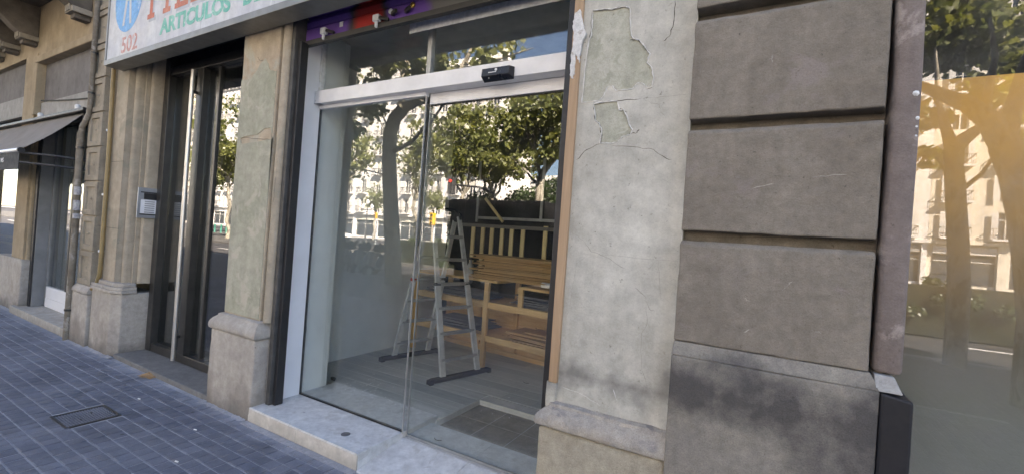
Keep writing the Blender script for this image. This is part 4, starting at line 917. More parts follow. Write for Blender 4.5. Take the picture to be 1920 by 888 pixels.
# balcony on brackets
bal = sub('balcony', nb)
B('slab', 'darkstone', bal, (-16,-7.45,-.95,WY-.001,4.66,4.82), (-16,-7.5,-.85,WY-.001,4.56,4.6595), bevel=.02)
for x in (-12.3,-11.4,-10.60,-9.74,-7.72):
    br_ = sub('bracket', bal); w = .10
    pr_ = [(WY-.001,4.56),(-.75,4.56),(-.80,4.50),(-.78,4.42),(-.70,4.38),(-.60,4.40),(-.45,4.36),(-.30,4.26),(-.20,4.16),(-.12,4.10),(WY-.001,4.10)]
    MB().prism(pr_, 'x', x-w, x+w).build('scroll', 'darkstone', br_, bevel=.012)
    B('drop_block', 'quoin', br_, (x-w-.02,x+w+.02,-.13,WY-.001,4.03,4.0995), bevel=.006)
    for i in range(3): B('gutta', 'quoin', br_, (x-.075+i*.055,x-.04+i*.055,-.145,-.1305,4.04,4.23), bevel=.004)
    B('foot', 'darkstone', br_, (x-.07,x+.07,-.09,WY-.001,3.97,4.0295), bevel=.01)
# quoin column of square blocks with little pyramids
qn = sub('quoin_column', nb)
QX0, QX1 = -7.24, -6.84
rough_box('plinth', 'plinth', qn, QX0-.05, QX1+.05, -.03, .18, -.05, .60, amp=.004, bevel=.01)
cap('cap', 'plinth', qn, QX0-.05, QX1+.05, -.03, .603, .70, over=.01, inset=.05, back=.18)
def qblock():
    m = MB(); w, h, d = .20, .197, .13; a, r = .125, .10
    o = [(-w,0,-h),(w,0,-h),(w,0,h),(-w,0,h)]; i = [(-a,0,-a*1.1),(a,0,-a*1.1),(a,0,a*1.1),(-a,0,a*1.1)]; ii = [(x*.93,r,z*.93) for x,_,z in i]; pk = [(x*.6,r,z*.6) for x,_,z in i]
    b = [(x,d,z) for x,_,z in o]
    m.add(o+i+ii+pk+[(0,-.004,0)]+b, [(k,(k+1)%4,4+(k+1)%4,4+k) for k in range(4)]+[(4+k,4+(k+1)%4,8+(k+1)%4,8+k) for k in range(4)]+[(8+k,8+(k+1)%4,12+(k+1)%4,12+k) for k in range(4)]+[(12+k,12+(k+1)%4,16) for k in range(4)]+[(k,17+k,17+(k+1)%4,(k+1)%4) for k in range(4)]+[(17,20,19,18)])
    o_ = m.build('quoin_block', 'quoin', qn, bevel=.004); return o_
q0 = qblock()
for i in range(10):
    o = q0 if i == 0 else q0.copy()
    if i: C.objects.link(o); o.parent = qn
    o.location = ((QX0+QX1)/2, .0, .70+.2+i*.412)
B('core', 'quoin', qn, (QX0+.006,QX1-.006,.02,.2,.7,4.9), bevel=0)
# gas pipe
gp_ = thing('gas_pipe', 'ochre painted gas pipe running down between the two facades', 'pipe', (-6.6, .0, 0))
pts = [P(214,118,.02), P(203,300,.02), P(190,478,.02), P(187,512,.02), P(181,532,.015), P(169,545,.01), P(164,560,.01), P(162,590,.01)]
MB().tube([(p.x+6.6,p.y,p.z) for p in pts], .021, 12).build('pipe', 'ochre', gp_, smooth=True)
e = P(161.5, 594, .01); b = G(157, 652, 0); x = e.x+6.6
MB().tube([(x,.01,e.z), (x,.01,-.02)], .034, 12).build('sleeve', 'pipe', gp_, smooth=True)
B('sleeve_tag', 'black', gp_, (x-.02,x+.02,-.027,-.0235,e.z-.10,e.z+.02), bevel=.002)
for py_ in (245, 365, 470):
    p = P(213-(py_-118)*.0665, py_, .02); MB().tube([(p.x+6.6,p.y,p.z-.012),(p.x+6.6,p.y,p.z+.012)], .027, 12).build('clip', 'galv', gp_)
# drain pipe
dp = thing('drain_pipe', 'mottled iron drain pipe with a swan neck left of the quoins', 'pipe', (-7.4, -.05, 0))
up = [P(184,0,-.02), P(181,40,-.02), P(170,190,-.02), P(167,214,-.02), P(160,228,-.03), P(154,238,-.04), P(152,252,-.04)]
MB().tube([(p.x+7.4,p.y+.05,p.z) for p in up], .028, 14).build('upper_pipe', 'pipe', dp, smooth=True)
lo = [P(151.5,252,-.04), P(140,440,-.04)]; gx = G(122, 642, 0); lo.append(Vector((lo[1].x-.02,-.04,.0)))
MB().tube([(lo[0].x+7.4,.01,lo[0].z+.02),(lo[1].x+7.4,.01,lo[1].z),(lo[2].x+7.4,.01,-.02)], .035, 14).build('lower_pipe', 'pipe', dp, smooth=True)
for py_, r in ((100,.035),(175,.035),(277,.043),(580,.043)):
    px_ = np.interp(py_, [0,190,252,440,640], [184,170,151.5,140,124]); p = P(px_, py_, -.04 if py_ > 250 else -.02)
    MB().tube([(p.x+7.4,p.y+.05,p.z-.012),(p.x+7.4,p.y+.05,p.z+.012)], r, 14).build('collar', 'blackmetal', dp)
for py_, mt, h in ((358,'paper',.05),(385,'paper',.06),(405,'redplastic',.03)):
    px_ = np.interp(py_, [252,440], [151.5,140]); p = P(px_+1, py_, -.04)
    MB().tube([(p.x+7.4,p.y+.05,p.z-h),(p.x+7.4,p.y+.05,p.z+h)], .0358, 14, False).build('torn_sticker', stone('grubby_sticker', (.5,.5,.5,1), (.3,.3,.33,1), s1=30, s2=60, spots=(.12,.1,.1,1)), dp)
# shop door of the neighbour
ns = thing('neighbour_shop_door', 'white framed glass shop door with kick panels under the grey awning', 'door', (-8.6, .3, 0))
def LN(*b): return (b[0]+8.6, b[1]+8.6, b[2]-.3, b[3]-.3, b[4], b[5])
FY = .28
B('outer_frame', 'black', ns, LN(-9.53,-9.42,.12,.36,.0,2.86), LN(-9.53,-7.441,.30,.36,2.80,2.859), bevel=.003)
B('lining', 'greylining', ns, LN(-9.4195,-9.40,.14,FY+.04,.10,2.80), LN(-9.3995,-9.33,FY-.01,FY+.04,.10,2.80), bevel=.003)
B('glass_pane', 'winglass', ns, LN(-9.33,-7.46,FY+.01,FY+.02,.40,2.80), bevel=0)
B('kick_panel', 'white', ns, LN(-9.3295,-7.46,FY-.012,FY+.03,.235,.40), LN(-9.3295,-7.46,FY-.016,FY+.03,.10,.2325), bevel=.004)
B('stile', 'blackmetal', ns, LN(-8.62,-8.57,FY-.004,FY+.03,.4005,2.8), bevel=.003)
structure(B('neighbour_step', 'dullstep', None, (-9.66,-7.50,-.02,.30,-.1,.098), bevel=.006))
structure(B('neighbour_shop_interior', 'whitewall', None, (-9.6,-7.45,2.6,2.7,0,2.9), (-9.66,-9.54,.31,2.7,0,2.9), (-9.53,-7.46,.37,2.59,-.1,.09), (-9.53,-7.46,.37,2.59,2.87,2.9), (-7.4395,-7.30,.61,2.7,0,2.9), bevel=0))
dl = thing('display_disc', 'dark round disc on a thin stand inside the neighbour shop', 'lamp', (-9.0,.62,.09))  # dark round shape of unknown use, modelled as a disc on a stand
p = P(103, 478, .62); MB().lathe((p.x+9.0,0,p.z-.09), [(.03,-.07),(.09,-.03),(.115,.02),(.10,.05),(.02,.06)], 'y', 18).build('head', 'rubber', dl, smooth=True)
MB().tube([(p.x+9.0,.0,0),(p.x+9.0,.05,.3),(p.x+9.0,.03,p.z-.16)], .008, 8).build('stem', 'galv', dl); MB().lathe((p.x+9.0,0,0), [(.12,.001),(.12,.012),(.02,.02)], 'z', 18).build('foot', 'rubber', dl)
# second window further left
nw = thing('far_shop_window', 'dark shop window at the far left edge beyond the pilaster', 'window', (-11.6,.3,0))
def LM(*b): return (b[0]+11.6, b[1]+11.6, b[2]-.3, b[3]-.3, b[4], b[5])
B('frame', 'black', nw, LM(-13.0,-12.9,.2,.34,.1,2.97), LM(-10.23,-10.125,.2,.34,.78,2.97), LM(-12.899,-10.231,.2,.34,2.9,2.97), LM(-12.899,-10.231,.2,.34,.02,.45), bevel=.003)
B('glass_pane', 'winglass', nw, LM(-12.899,-10.231,.29,.30,.451,2.899), bevel=0)
B('blind', simple('pale_green_blind', (.55,.6,.42,1), .7), nw, LM(-12.5,-10.231,.36,.37,2.3,2.89), bevel=0)
B('counter', 'lobby', nw, LM(-12.899,-10.231,.5,.9,.1,.9), bevel=.005)
for i, c in enumerate(('brass','brass')): B('shelf_edge', MT['ochre'], nw, LM(-12.8,-10.24,.45,.495,.84+i*.12,.87+i*.12), bevel=.003)
B('wall_infill', 'cream', nb, (-16,-13.0005,.09,.5,0,3.859), bevel=0)
structure(B('far_shop_interior', 'lobby', None, (-12.99,-10.2,2.0,2.1,0,2.97), (-13.0,-12.99,.35,2.1,0,2.97), (-10.12,-10.05,.425,2.1,0,2.97), bevel=0))
# awning
aw = thing('shop_awning', 'grey canvas awning half let down over the neighbour shop door', 'awning', (-9.3, .1, 2.7))
def LA(p): return (p[0]+9.3, p[1]-.1, p[2]-2.7)
ax1 = -7.62; ax0 = -11.6; fb = P(36, 280, -.36)
yt, zt_, yb, zb_ = .06, 2.80, -.36, fb.z
m = MB(); n = 24; vs = []; fs = []
for t in range(2):
    for i in range(n+1):
        u = i/n; sag = -.035*math.sin(u*math.pi)
        for x, k_ in ((ax0,0),(ax1-.0,1)):
            xx = x if k_ == 0 else ax1+(fb.x-ax1)*u
            vs.append(LA((xx, yt+(yb-yt)*u, zt_+(zb_-zt_)*u+sag-t*.004)))
for t in range(2):
    o = t*(n+1)*2
    for i in range(n): fs.append((o+2*i,o+2*i+1,o+2*i+3,o+2*i+2) if t == 0 else (o+2*i,o+2*i+2,o+2*i+3,o+2*i+1))
m.add(vs, fs).build('canvas', 'awning', aw, smooth=True)
B('cassette', 'black', aw, (-11.6+9.3,-7.46+9.3,-.10,.03,.115,.158), (-9.45+9.3,-7.62+9.3,-.045,.02,.03,.11), bevel=.008)
m = MB(); m.tube([LA((ax0,yb,zb_-.008)), LA((fb.x+.05,yb,zb_-.008))], .026, 12); fbar = m.build('front_bar', 'white', aw, smooth=True)
MB().tube([LA((fb.x+.05,yb,zb_-.008)), LA((fb.x+.085,yb,zb_-.012))], .034, 12).build('end_cap', 'black', fbar)
val = B('valance', 'navy', aw, (ax0+9.3,fb.x+9.3+.02,yb-.1-.003,yb-.1+.003,zb_-2.7-.25,zb_-2.7-.036), bevel=0)
ws = P(1, 303, yb-.004); text('lettering', 'WS', 'paper', val, (ws.x+9.3, yb-.1-.0045, zb_-2.7-.15), .085)
for z_ in (-.04, -.16): MB().tube([LA((fb.x+.03,yb+.01,zb_+z_)), LA((fb.x+.5,-.15,zb_+z_-.02)), LA((-7.55,.10,zb_+z_-.035))], .014, 8).build('folding_arm', 'black', aw)
for px, py in ((76,218),(146,203)):
    p = P(px, py, .03); sl_ = MB().lathe((p.x+9.3,p.y-.1,p.z-2.7), [(.012,-.03),(.03,-.02),(.033,.03),(.02,.045)], 'z', 12).build('spot_lamp', 'galv', aw)

# ------------------------------------------------------------------ the street behind the viewer (seen in the glass)
def leaves(centres, radii, n, size, tint=(0,1), flat=.75):
    """n bent leaf blades gathered in clumps"""
    centres = np.array(centres); k = len(centres); idx = rng.integers(0, k, n)
    d = rng.normal(size=(n,3)); d /= np.linalg.norm(d, axis=1)[:,None]; rr = (rng.random(n)**.45)[:,None]
    rad = np.array(radii)[idx][:,None]*np.array([1,1,flat]); c = centres[idx]+d*rr*rad
    a = rng.normal(size=(n,3)); a /= np.linalg.norm(a, axis=1)[:,None]; a[:,2] -= .35; a /= np.linalg.norm(a, axis=1)[:,None]
    b = np.cross(a, rng.normal(size=(n,3))); b /= np.linalg.norm(b, axis=1)[:,None]; nn = np.cross(a, b)
    s = size*rng.uniform(.6, 1.25, n)[:,None]
    v = np.stack([c, c+a*s*.45+b*s*.5+nn*s*.12, c+a*s, c+a*s*.45-b*s*.5+nn*s*.12], 1).reshape(-1,3)
    me = bpy.data.meshes.new('crown'); me.vertices.add(4*n); me.vertices.foreach_set('co', v.ravel().astype(np.float32))
    me.loops.add(6*n); tri = (np.arange(n)[:,None]*4+np.array([0,1,2,0,2,3])).ravel(); me.loops.foreach_set('vertex_index', tri.astype(np.int32))
    me.polygons.add(2*n); me.polygons.foreach_set('loop_start', np.arange(0,6*n,3,dtype=np.int32)); me.update(calc_edges=True)
    at = me.attributes.new('tint','FLOAT','POINT'); cl = rng.random(k)[idx]; tv = np.clip(rng.random(n)*.6+cl*.4, 0, 1); at.data.foreach_set('value', np.repeat(tv,4).astype(np.float32))
    return me
def limb(m, pts, r0, r1, n=9):
    k = len(pts); m.tube(pts, [r0+(r1-r0)*i/(k-1) for i in range(k)], n)
def bent(a, b, amp, k=6):
    a, b = Vector(a), Vector(b); return [a.lerp(b, i/k)+Vector((random.uniform(-amp,amp), random.uniform(-amp,amp), random.uniform(-amp,amp)*.5))*(1 if 0 < i < k else 0) for i in range(k+1)]
def plane_tree(name, label, group, loc, H, R, n=7000, size=.24, trunk=.2, seed=1, mat='leaf', first=2.6, lo=.5):
    random.seed(seed); t = thing(name, label, 'tree', loc, group); m = MB(); tips = []
    lean = Vector((random.uniform(-.5,.5), random.uniform(-.5,.5), 0)); top = Vector((lean.x, lean.y, first+.6))
    limb(m, [(0,0,-.15)]+bent((0,0,.05), top, .12), trunk*1.15, trunk*.75, 12)
    for i in range(6):
        a = i*1.05+random.uniform(-.3,.3); l = random.uniform(.5,.95); e = Vector((math.cos(a)*R*.7*l, math.sin(a)*R*.7*l, H*random.uniform(.62,.9)))
        pts = bent(top, e, .3); limb(m, pts, trunk*.55, .03)
        tips += [pts[3], pts[4], e]
        for j in range(3):
            s = pts[random.choice((2,3,4))]; f = s+Vector((random.uniform(-1,1)*R*.55, random.uniform(-1,1)*R*.55, random.uniform(.1,1)*H*.2)); limb(m, bent(s, f, .15, 4), .05, .012, 6); tips.append(f)
    m.build('trunk', 'bark', t, smooth=True)
    cs = [tuple(p+Vector((random.uniform(-.5,.5), random.uniform(-.5,.5), random.uniform(-.2,.4)))) for p in tips for _ in range(2)]
    for _ in range(14):
        a = random.uniform(0,6.28); r = R*random.uniform(.4,1); cs.append((math.cos(a)*r, math.sin(a)*r, H*random.uniform(lo,.98)))
    link('crown', leaves(cs, [random.uniform(.5,1.15)*R*.3 for _ in cs], n, size), mat, t); return t

# near kerb tree, drawn limb by limb
def kerb_tree(label, loc_y, trunk_px, limbs, clumps, n, r0, r1, seed, size=.2):
    random.seed(seed); b = M(*trunk_px[0], loc_y); b.z = 0; t = thing('plane_tree', label, 'tree', b, 'plane trees along the near kerb'); m = MB()
    pts = [Vector((0,0,-.12))]+[M(*p, loc_y)-b for p in trunk_px[0:]]
    limb(m, pts, r0*1.1, r1, 14)
    for px, ra, rb, dy in limbs:
        q = [M(*p, loc_y+dy*i/max(1,len(px)-1))-b for i, p in enumerate(px)]; limb(m, q, ra, rb, 9)
    m.build('trunk', 'bark', t, smooth=True)
    cs = []; rd = []
    for (px, py, r, dy, k) in clumps:
        for _ in range(k):
            p = M(px+random.uniform(-1,1)*r*30, py+random.uniform(-1,1)*r*22, loc_y+dy+random.uniform(-.8,.8))-b; cs.append(tuple(p)); rd.append(r*random.uniform(.5,1))
    link('crown', leaves(cs, rd, n, size), 'leaf', t); return t
kerb_tree('leaning plane tree by the kerb, its trunk forking in front of the left pane', -7.0,
    [(737,520),(735,440),(732,380),(729,300),(731,250),(740,222),(757,203)],
    [([(757,203),(778,193),(800,186),(830,165),(870,120),(900,60)], .15, .05, -.6), ([(752,206),(755,180),(758,140),(768,90),(775,30)], .14, .06, .3), ([(738,283),(752,277),(770,267),(788,248),(806,225),(830,190)], .075, .03, .8), ([(727,330),(700,322),(670,316),(640,314),(600,322)], .022, .01, .3),
     ([(729,250),(722,228),(712,205),(690,180)], .035, .012, .4), ([(758,140),(730,110),(690,80),(640,60)], .05, .015, 0), ([(870,120),(940,110),(1000,90)], .04, .012, 0)],
    [(640,200,.5,.3,5),(690,205,.5,.3,6),(655,235,.4,.3,4),(700,165,.6,.2,6),(640,140,.5,.2,6),(740,110,.5,.3,7),(660,115,.45,.2,6),(720,128,.4,.2,6),(780,118,.45,.2,6),(830,120,.4,0,5),(680,90,.7,0,6),(800,100,.7,0,7),(850,60,.8,0,6),(900,110,.5,0,4),(620,170,.5,0,4),(760,40,.9,0,8),(660,30,.9,0,7),(820,150,.3,-.3,3),(560,100,.9,0,6),(950,70,.6,0,4)], 3200, .24, .19, 3, .19)
kerb_tree('curved plane tree by the kerb opposite the film covered window', -5.2,
    [(1935,600),(1925,500),(1908,400),(1890,330),(1868,280)], [([(1868,280),(1840,235),(1800,205),(1760,190),(1715,172),(1660,150),(1600,110)], .15, .015, 0), ([(1868,280),(1880,220),(1900,140),(1930,60)], .12, .02, 0), ([(1830,225),(1838,180),(1850,120),(1840,50)], .06, .02, 0)],
    [(1760,60,.6,-3.6,6),(1830,40,.7,-3.2,6),(1900,60,.6,-3.6,6),(1740,110,.5,-3.6,5),(1800,100,.5,-3.2,5),(1880,110,.5,-3.8,5),(1750,0,.8,-3.4,5),(1860,-40,.8,-3.5,5)], 2000, .21, .16, 5, .18)
kerb_tree('forked plane tree by the kerb opposite the film covered window', -7.6,
    [(1788,540),(1786,450),(1782,380),(1778,310),(1776,285)], [([(1776,285),(1795,268),(1820,250),(1850,230),(1890,190)], .14, .02, 0), ([(1776,285),(1762,240),(1750,180),(1745,100)], .10, .015, 0), ([(1780,330),(1762,322),(1748,300)], .05, .02, 0), ([(1792,360),(1830,330),(1850,300),(1870,250)], .04, .015, 0)],
    [(1730,220,.6,-2,3),(1840,170,.6,-2,4),(1900,190,.6,-2,4),(1750,300,.4,-2,2),(1900,260,.4,-2,2)], 500, .14, .12, 6, .2)
kerb_tree('pale barked plane tree behind the parked box van', -13.2,
    [(1006,440),(1008,390),(1010,350),(1014,325)], [([(1014,325),(1030,305),(1050,285),(1080,262),(1120,230)], .15, .03, 0), ([(1010,345),(995,335),(985,320),(972,308),(955,295)], .06, .02, 0), ([(1012,330),(1004,300),(1000,260),(995,210),(1003,160)], .09, .03, 0), ([(1004,290),(985,250),(970,200)], .05, .015, 0)],
    [(1000,240,.9,0,7),(1030,210,1,0,8),(970,230,.8,0,7),(1045,250,.7,0,6),(985,190,.8,0,6),(1040,170,.9,0,7),(1020,280,.5,0,5),(960,270,.5,0,4),(1075,200,1,0,6)], 6500, .19, .16, 8, .2)
# trees of the central reservation
TR = [(640,-20.5,10.5,2.8,'pale leafy plane tree left of the forked trunk in the reservation'), (782,-25,11.5,2.6,'plane tree in the reservation behind the forked kerb tree'), (845,-19.5,10.8,3.3,'broad sunlit plane tree in the reservation left of the parked van'), (915,-22,10.8,3.3,'tall sunlit plane tree in the reservation above the parked van'),
      (430,-17.5,11.5,3.4,'yellow green plane tree in the reservation opposite the entrance door'), (395,-24,11,3.2,'plane tree further along the reservation past the entrance door'), (120,-20,11,3.4,'plane tree in the reservation opposite the awning'), (1150,-24,11,3.2,'plane tree in the reservation opposite the plastered pillar')]
for i, (px, Y, H, Rr, lab) in enumerate(TR):
    p = M(px, 430, Y); plane_tree('plane_tree', lab, 'plane trees of the central reservation', (p.x, Y, -.02), H, Rr, (1500, 1500, 4200, 4600, 3600, 2600, 2600, 2600)[i], .27, .15, 20+i, 'leaf', 3.6, .55)
for i, (px, Y, lab) in enumerate(((700,-45,'slim street tree before the far shops left of the forked trunk'), (810,-46,'slim street tree before the far shops behind the sliding door'), (500,-46,'slim street tree before the far shops past the pillar'))):
    p = M(px, 430, Y); plane_tree('plane_tree', lab, 'street trees along the far pavement', (p.x, Y, -.14), 8.5, 1.8, 700, .34, .15, 50+i, 'leaf', 3.4)
def bush(label, px, Y, H, R, seed):
    random.seed(seed); p = M(px, 430, Y); t = thing('evergreen_tree', label, 'tree', (p.x, Y, -.02), 'round evergreens in the reservation'); m = MB(); limb(m, [(0,0,-.1),(.05,0,.8),(0,.05,H*.6)], .13, .05, 9)
    for k_ in range(5): limb(m, bent((0,0,.9), (R*.6*math.cos(k_*1.26), R*.6*math.sin(k_*1.26), H*.75), .1, 4), .06, .015, 6)
    m.build('trunk', 'bark', t, smooth=True); cs = []; rd = []
    for _ in range(40):
        a, b = random.uniform(0,6.28), random.uniform(-.6,1); q = math.sqrt(max(0,1-b*b)); cs.append((R*.8*q*math.cos(a), R*.8*q*math.sin(a), H*.55+b*H*.36)); rd.append(R*random.uniform(.22,.4))
    link('crown', leaves(cs, rd, 4200, .2, flat=1), 'leafdark', t)
bush('round dark evergreen in the reservation above the van roof', 905, -24.5, 5.0, 2.6, 71); bush('small evergreen right of the round one behind the van', 975, -27.5, 5.6, 2.2, 72); bush('evergreen at the right end behind the pale barked tree', 1048, -25.5, 6.2, 2.6, 73)
# hedge along the reservation
def hedge(label, x0, x1, y0, y1, h, n):
    m = MB(); m.box(x0+.1,x1-.1,y0+.1,y1-.1,-.1,h-.12); o = thing('hedge', label, 'hedge', ((x0+x1)/2,(y0+y1)/2,-.02)); c = Vector(o.location); m.v = [tuple(Vector(v)-c) for v in m.v]
    m.build('inner_growth', simple('hedge_core', (.012,.018,.008,1), 1), o)
    k_ = int((x1-x0)*4); cs = [(random.uniform(x0,x1)-c.x, random.choice((y0,y1,(y0+y1)/2))-c.y, random.uniform(.1,h)) for _ in range(k_)]
    link('foliage', leaves(cs, [.24]*k_, n, .09), 'leafdark', o)
hx = M(745, 450, -14.6).x
hedge('clipped hedge along the reservation behind the parked van', hx, hx+19, -15.2, -14.4, 1.28, 11000); hedge('clipped hedge along the reservation opposite the film covered window', -2.0, 11, -13.2, -12.4, 1.3, 8000)
# box van parked at the kerb
vx0, vx1 = M(838, 430, -8.75).x, M(1052, 430, -8.75).x+.9; vt = M(940, 374.5, -8.75).z
vn = thing('box_van', 'dark grey box van parked at the kerb', 'van', (vx0, -8.75, -.14))
LV = vx1-vx0; VH = vt+.14
B('cargo_box', 'van', vn, (.02,LV-1.5,-2.1,0,.75,VH), bevel=.04)
B('roof_spoiler', 'van', vn, (-.28,.019,-2.0,-.05,VH-.42,VH-.02), bevel=.03)
m = MB(); m.prism([(.5,.45),(.5,2.0),(.55,2.15),(1.0,2.2),(1.35,1.35),(1.75,1.2),(1.8,.5)], 'y', -2.0, -.08); m.v = [(v[0]+LV-2.0+.0,v[1],v[2]) for v in m.v]; m.build('cab', 'van', vn, bevel=.03)
B('chassis', 'tyre', vn, (.1,LV-1.5,-1.8,-.3,.4,.7495), bevel=.02)
for x in (.9, LV-.9):
    for y in (-.28, -2.05):
        w = MB().lathe((x,y,.37), [(.2,0),(.36,.02),(.37,.12),(.36,.22),(.2,.24)], 'y', 20).build('wheel', 'tyre', vn, smooth=True); MB().lathe((x,y+.235,.37), [(.2,0),(.18,.02),(.05,.03)], 'y', 16).build('rim', 'galv', w)
B('side_window', 'winpane', vn, (LV-1.3,LV-.85,-.085,-.07,1.35,1.95), bevel=.01)
for q in (.6, 1.7): B('panel_seam', 'iron', vn, (q,q+.03,-.004,.006,.78,VH-.05), bevel=0)
# scooters
def scooter(label, x, y, rz, group='scooters parked along the kerb'):
    t = thing('parked_scooter', label, 'scooter', (x,y,-.0), group); t.rotation_euler = (0,0,rz)
    for wx in (-.62,.62):
        w = MB().lathe((wx,-.055,.25), [(.14,0),(.24,.01),(.25,.055),(.24,.10),(.14,.11)], 'y', 18).build('wheel', 'tyre', t, smooth=True); MB().lathe((wx,-.058,.25), [(.13,0),(.13,.116)], 'y', 12).build('rim', 'galv', w)
    MB().prism([(-.85,.55),(-.75,.72),(-.1,.76),(.0,.62),(.1,.36),(.35,.36),(.42,.5),(.50,.95),(.58,.97),(.66,.55),(.72,.42),(.6,.40),(.45,.26),(-.1,.24),(-.3,.36),(-.5,.5)], 'y', -.17, .17).build('body', 'scooterbody', t, bevel=.05, smooth=True)
    MB().prism([(-.82,.74),(-.75,.84),(-.4,.86),(-.2,.80),(-.05,.80),(-.05,.74)], 'y', -.15, .15).build('seat', 'rubber', t, bevel=.03, smooth=True)
    MB().tube([(.52,-.36,1.03),(.54,0,1.0),(.52,.36,1.03)], .018, 8).build('handlebar', 'rubber', t)
    MB().tube([(.72,0,.25),(.56,0,.95)], .03, 8).build('fork', 'galv', t)
    m = MB(); m.prism([(.54,1.0),(.60,1.0),(.50,1.38),(.47,1.38)], 'y', -.2, .2); m.build('windshield', 'winglass', t, bevel=.01)
    B('top_box', 'rubber', t, (-1.05,-.70,-.2,.2,.86,1.16), bevel=.06)
    for s in (-1,1): mi = MB().lathe((.5,s*.36,1.22), [(.02,-.01),(.06,0),(.02,.012)], 'x', 12).build('mirror', 'rubber', t); MB().tube([(.5,s*.3,1.03),(.5,s*.36,1.2)], .008, 6).build('mirror_stem', 'rubber', mi)
for i, (px, lab) in enumerate(((630,'scooter at the left end of the kerb row'), (655,'second scooter from the left in the kerb row'), (680,'scooter third in the kerb row next to the forked tree'), (706,'scooter nearest the forked tree trunk'))):
    p = M(px, 470, -8.7); scooter(lab, p.x, -8.9, R_(62+i*7)); bpy.context.view_layer.update()
for o in [o for o in scene.objects if o.name.startswith('parked_scooter')]: o.location.z = -.14
for o in [o for o in scene.objects if o.name.startswith('parked_scooter')]: o.location.z = -.14
# cars
def car(label, x, y, mat, rz=0):
    t = thing('parked_car', label, 'car', (x,y,-.14)); t.rotation_euler = (0,0,rz)
    MB().prism([(-2.1,.35),(-2.15,.7),(-2.05,.92),(-1.2,1.0),(1.0,.98),(1.95,.82),(2.12,.6),(2.1,.35)], 'y', -.86, .86).build('body', mat, t, bevel=.08, smooth=True)
    m = MB(); m.hexa([(-1.6,-.8,.98),(1.1,-.8,.96),(1.1,.8,.96),(-1.6,.8,.98)], [(-1.1,-.62,1.46),(.35,-.62,1.46),(.35,.62,1.46),(-1.1,.62,1.46)]); m.build('cabin_glass', 'winpane', t, bevel=.06, smooth=True)
    B('roof', mat, t, (-1.1,.34,-.63,.63,1.455,1.49), bevel=.015)
    for wx in (-1.3,1.3):
        for wy in (-.88,.68): w = MB().lathe((wx,wy,.31), [(.17,0),(.3,.01),(.31,.1),(.3,.19),(.17,.2)], 'y', 18).build('wheel', 'tyre', t, smooth=True); MB().lathe((wx,wy-.004,.31), [(.17,0),(.17,.208)], 'y', 14).build('rim', 'galv', w)
    for s in (-1,1): B('tail_light', 'taillamp', t, (-2.17,-2.1,s*.7-.12,s*.7+.12,.68,.84), bevel=.02); B('headlight', 'galv', t, (2.02,2.1,s*.65-.14,s*.65+.14,.62,.74), bevel=.02)
p = M(425, 430, -27.5, .37); car('black car waiting in the sunlit road opposite the entrance door', p.x, -31.5, 'carblack', R_(150))
p = M(632, 432, -38); car('white car on the far carriageway left of the scooters', p.x, -38, 'carwhite')
p = M(1770, 505, -33); car('red lit dark car on the far carriageway opposite the film covered window', p.x, -33, 'carblack', R_(100))
p = M(100, 430, -33, .29); car('white car opposite the neighbour shop door', p.x, -33, 'carwhite')
# traffic lights, lamp post, bollards
def signal(label, px, py, Y, h, lit=False):
    p = M(px, py, Y); t = thing('traffic_light', label, 'traffic light', (p.x,Y,-.02)); z = p.z+.02
    MB().tube([(0,0,-.1),(0,0,z+.5)], [.06,.05], 10).build('pole', 'galv', t, smooth=True)
    for dx in (0,):
        hd = B('signal_head', 'yellow', t, (-.13,.13,.06,.28,z-.32,z+.32), bevel=.03)
        for i, mt in enumerate(('tyre','tyre','redlamp' if lit else 'tyre')): MB().lathe((0,.28,z-.2+i*.2), [(.07,0),(.07,.02),(.04,.03)], 'y', 12).build('lens', mt, hd)
signal('yellow traffic light standing behind the top of the ladder', 813, 411, -15.5, 3); signal('yellow traffic light just left of the forked trunk', 707, 404, -30, 3)
p = M(846, 343, -16.5); t = thing('traffic_light', 'tall traffic light with a curved overhead arm and lit red lamp', 'traffic light', (p.x+3.0,-16.5,-.02)); z = p.z
MB().tube([(0,0,-.1),(0,0,z-1.2),(-.3,0,z-.5),(-1.2,0,z-.2),(-3.0,0,z-.05)], [.1,.08,.07,.06,.05], 10).build('mast', 'iron', t, smooth=True)
hd = B('signal_head', 'iron', t, (-3.2,-2.85,-.15,.15,z-.6,z+.32), bevel=.03); MB().lathe((-3.02,.15,z+.12), [(.09,0),(.09,.03),(.05,.04)], 'y', 14).build('lens', 'redlamp', hd)
p = M(350, 396, -18, .37)
lp = M(685, 440, -31); t = thing('street_lamp', 'ornate iron street lamp between the far shops and the scooters', 'lamp post', (lp.x,-31,-.02))
MB().tube([(0,0,-.1),(0,0,.5),(0,0,4.2)], [.14,.08,.05], 10).build('post', 'iron', t, smooth=True); B('cross_arm', 'iron', t, (-.7,.7,-.03,.03,3.6,3.68), bevel=.01)
for s in (-.7,0,.7): MB().lathe((s,0,4.2 if s == 0 else 3.68), [(.06,0),(.16,.1),(.2,.35),(.1,.5),(.03,.6)], 'z', 12).build('lantern', 'paper', t)
bl = MB().lathe((0,0,0), [(.09,-.05),(.09,.05),(.07,.08),(.07,.78),(.09,.80),(.09,.88),(.04,.95)], 'z', 14)
b0 = None
for px, wh in ((402,'leftmost'),(414,'middle'),(424,'rightmost')):
    p = M(px, 436, -24+.0, .37); t = thing('street_bollard', wh+' green post bollard beside the sunlit road', 'bollard', (p.x,-24,-.02), 'green bollards beside the road')
    if b0 is None: b0 = bl.build('post', 'bollardgreen', t, smooth=True)
    else: c_ = b0.copy(); C.objects.link(c_); c_.parent = t

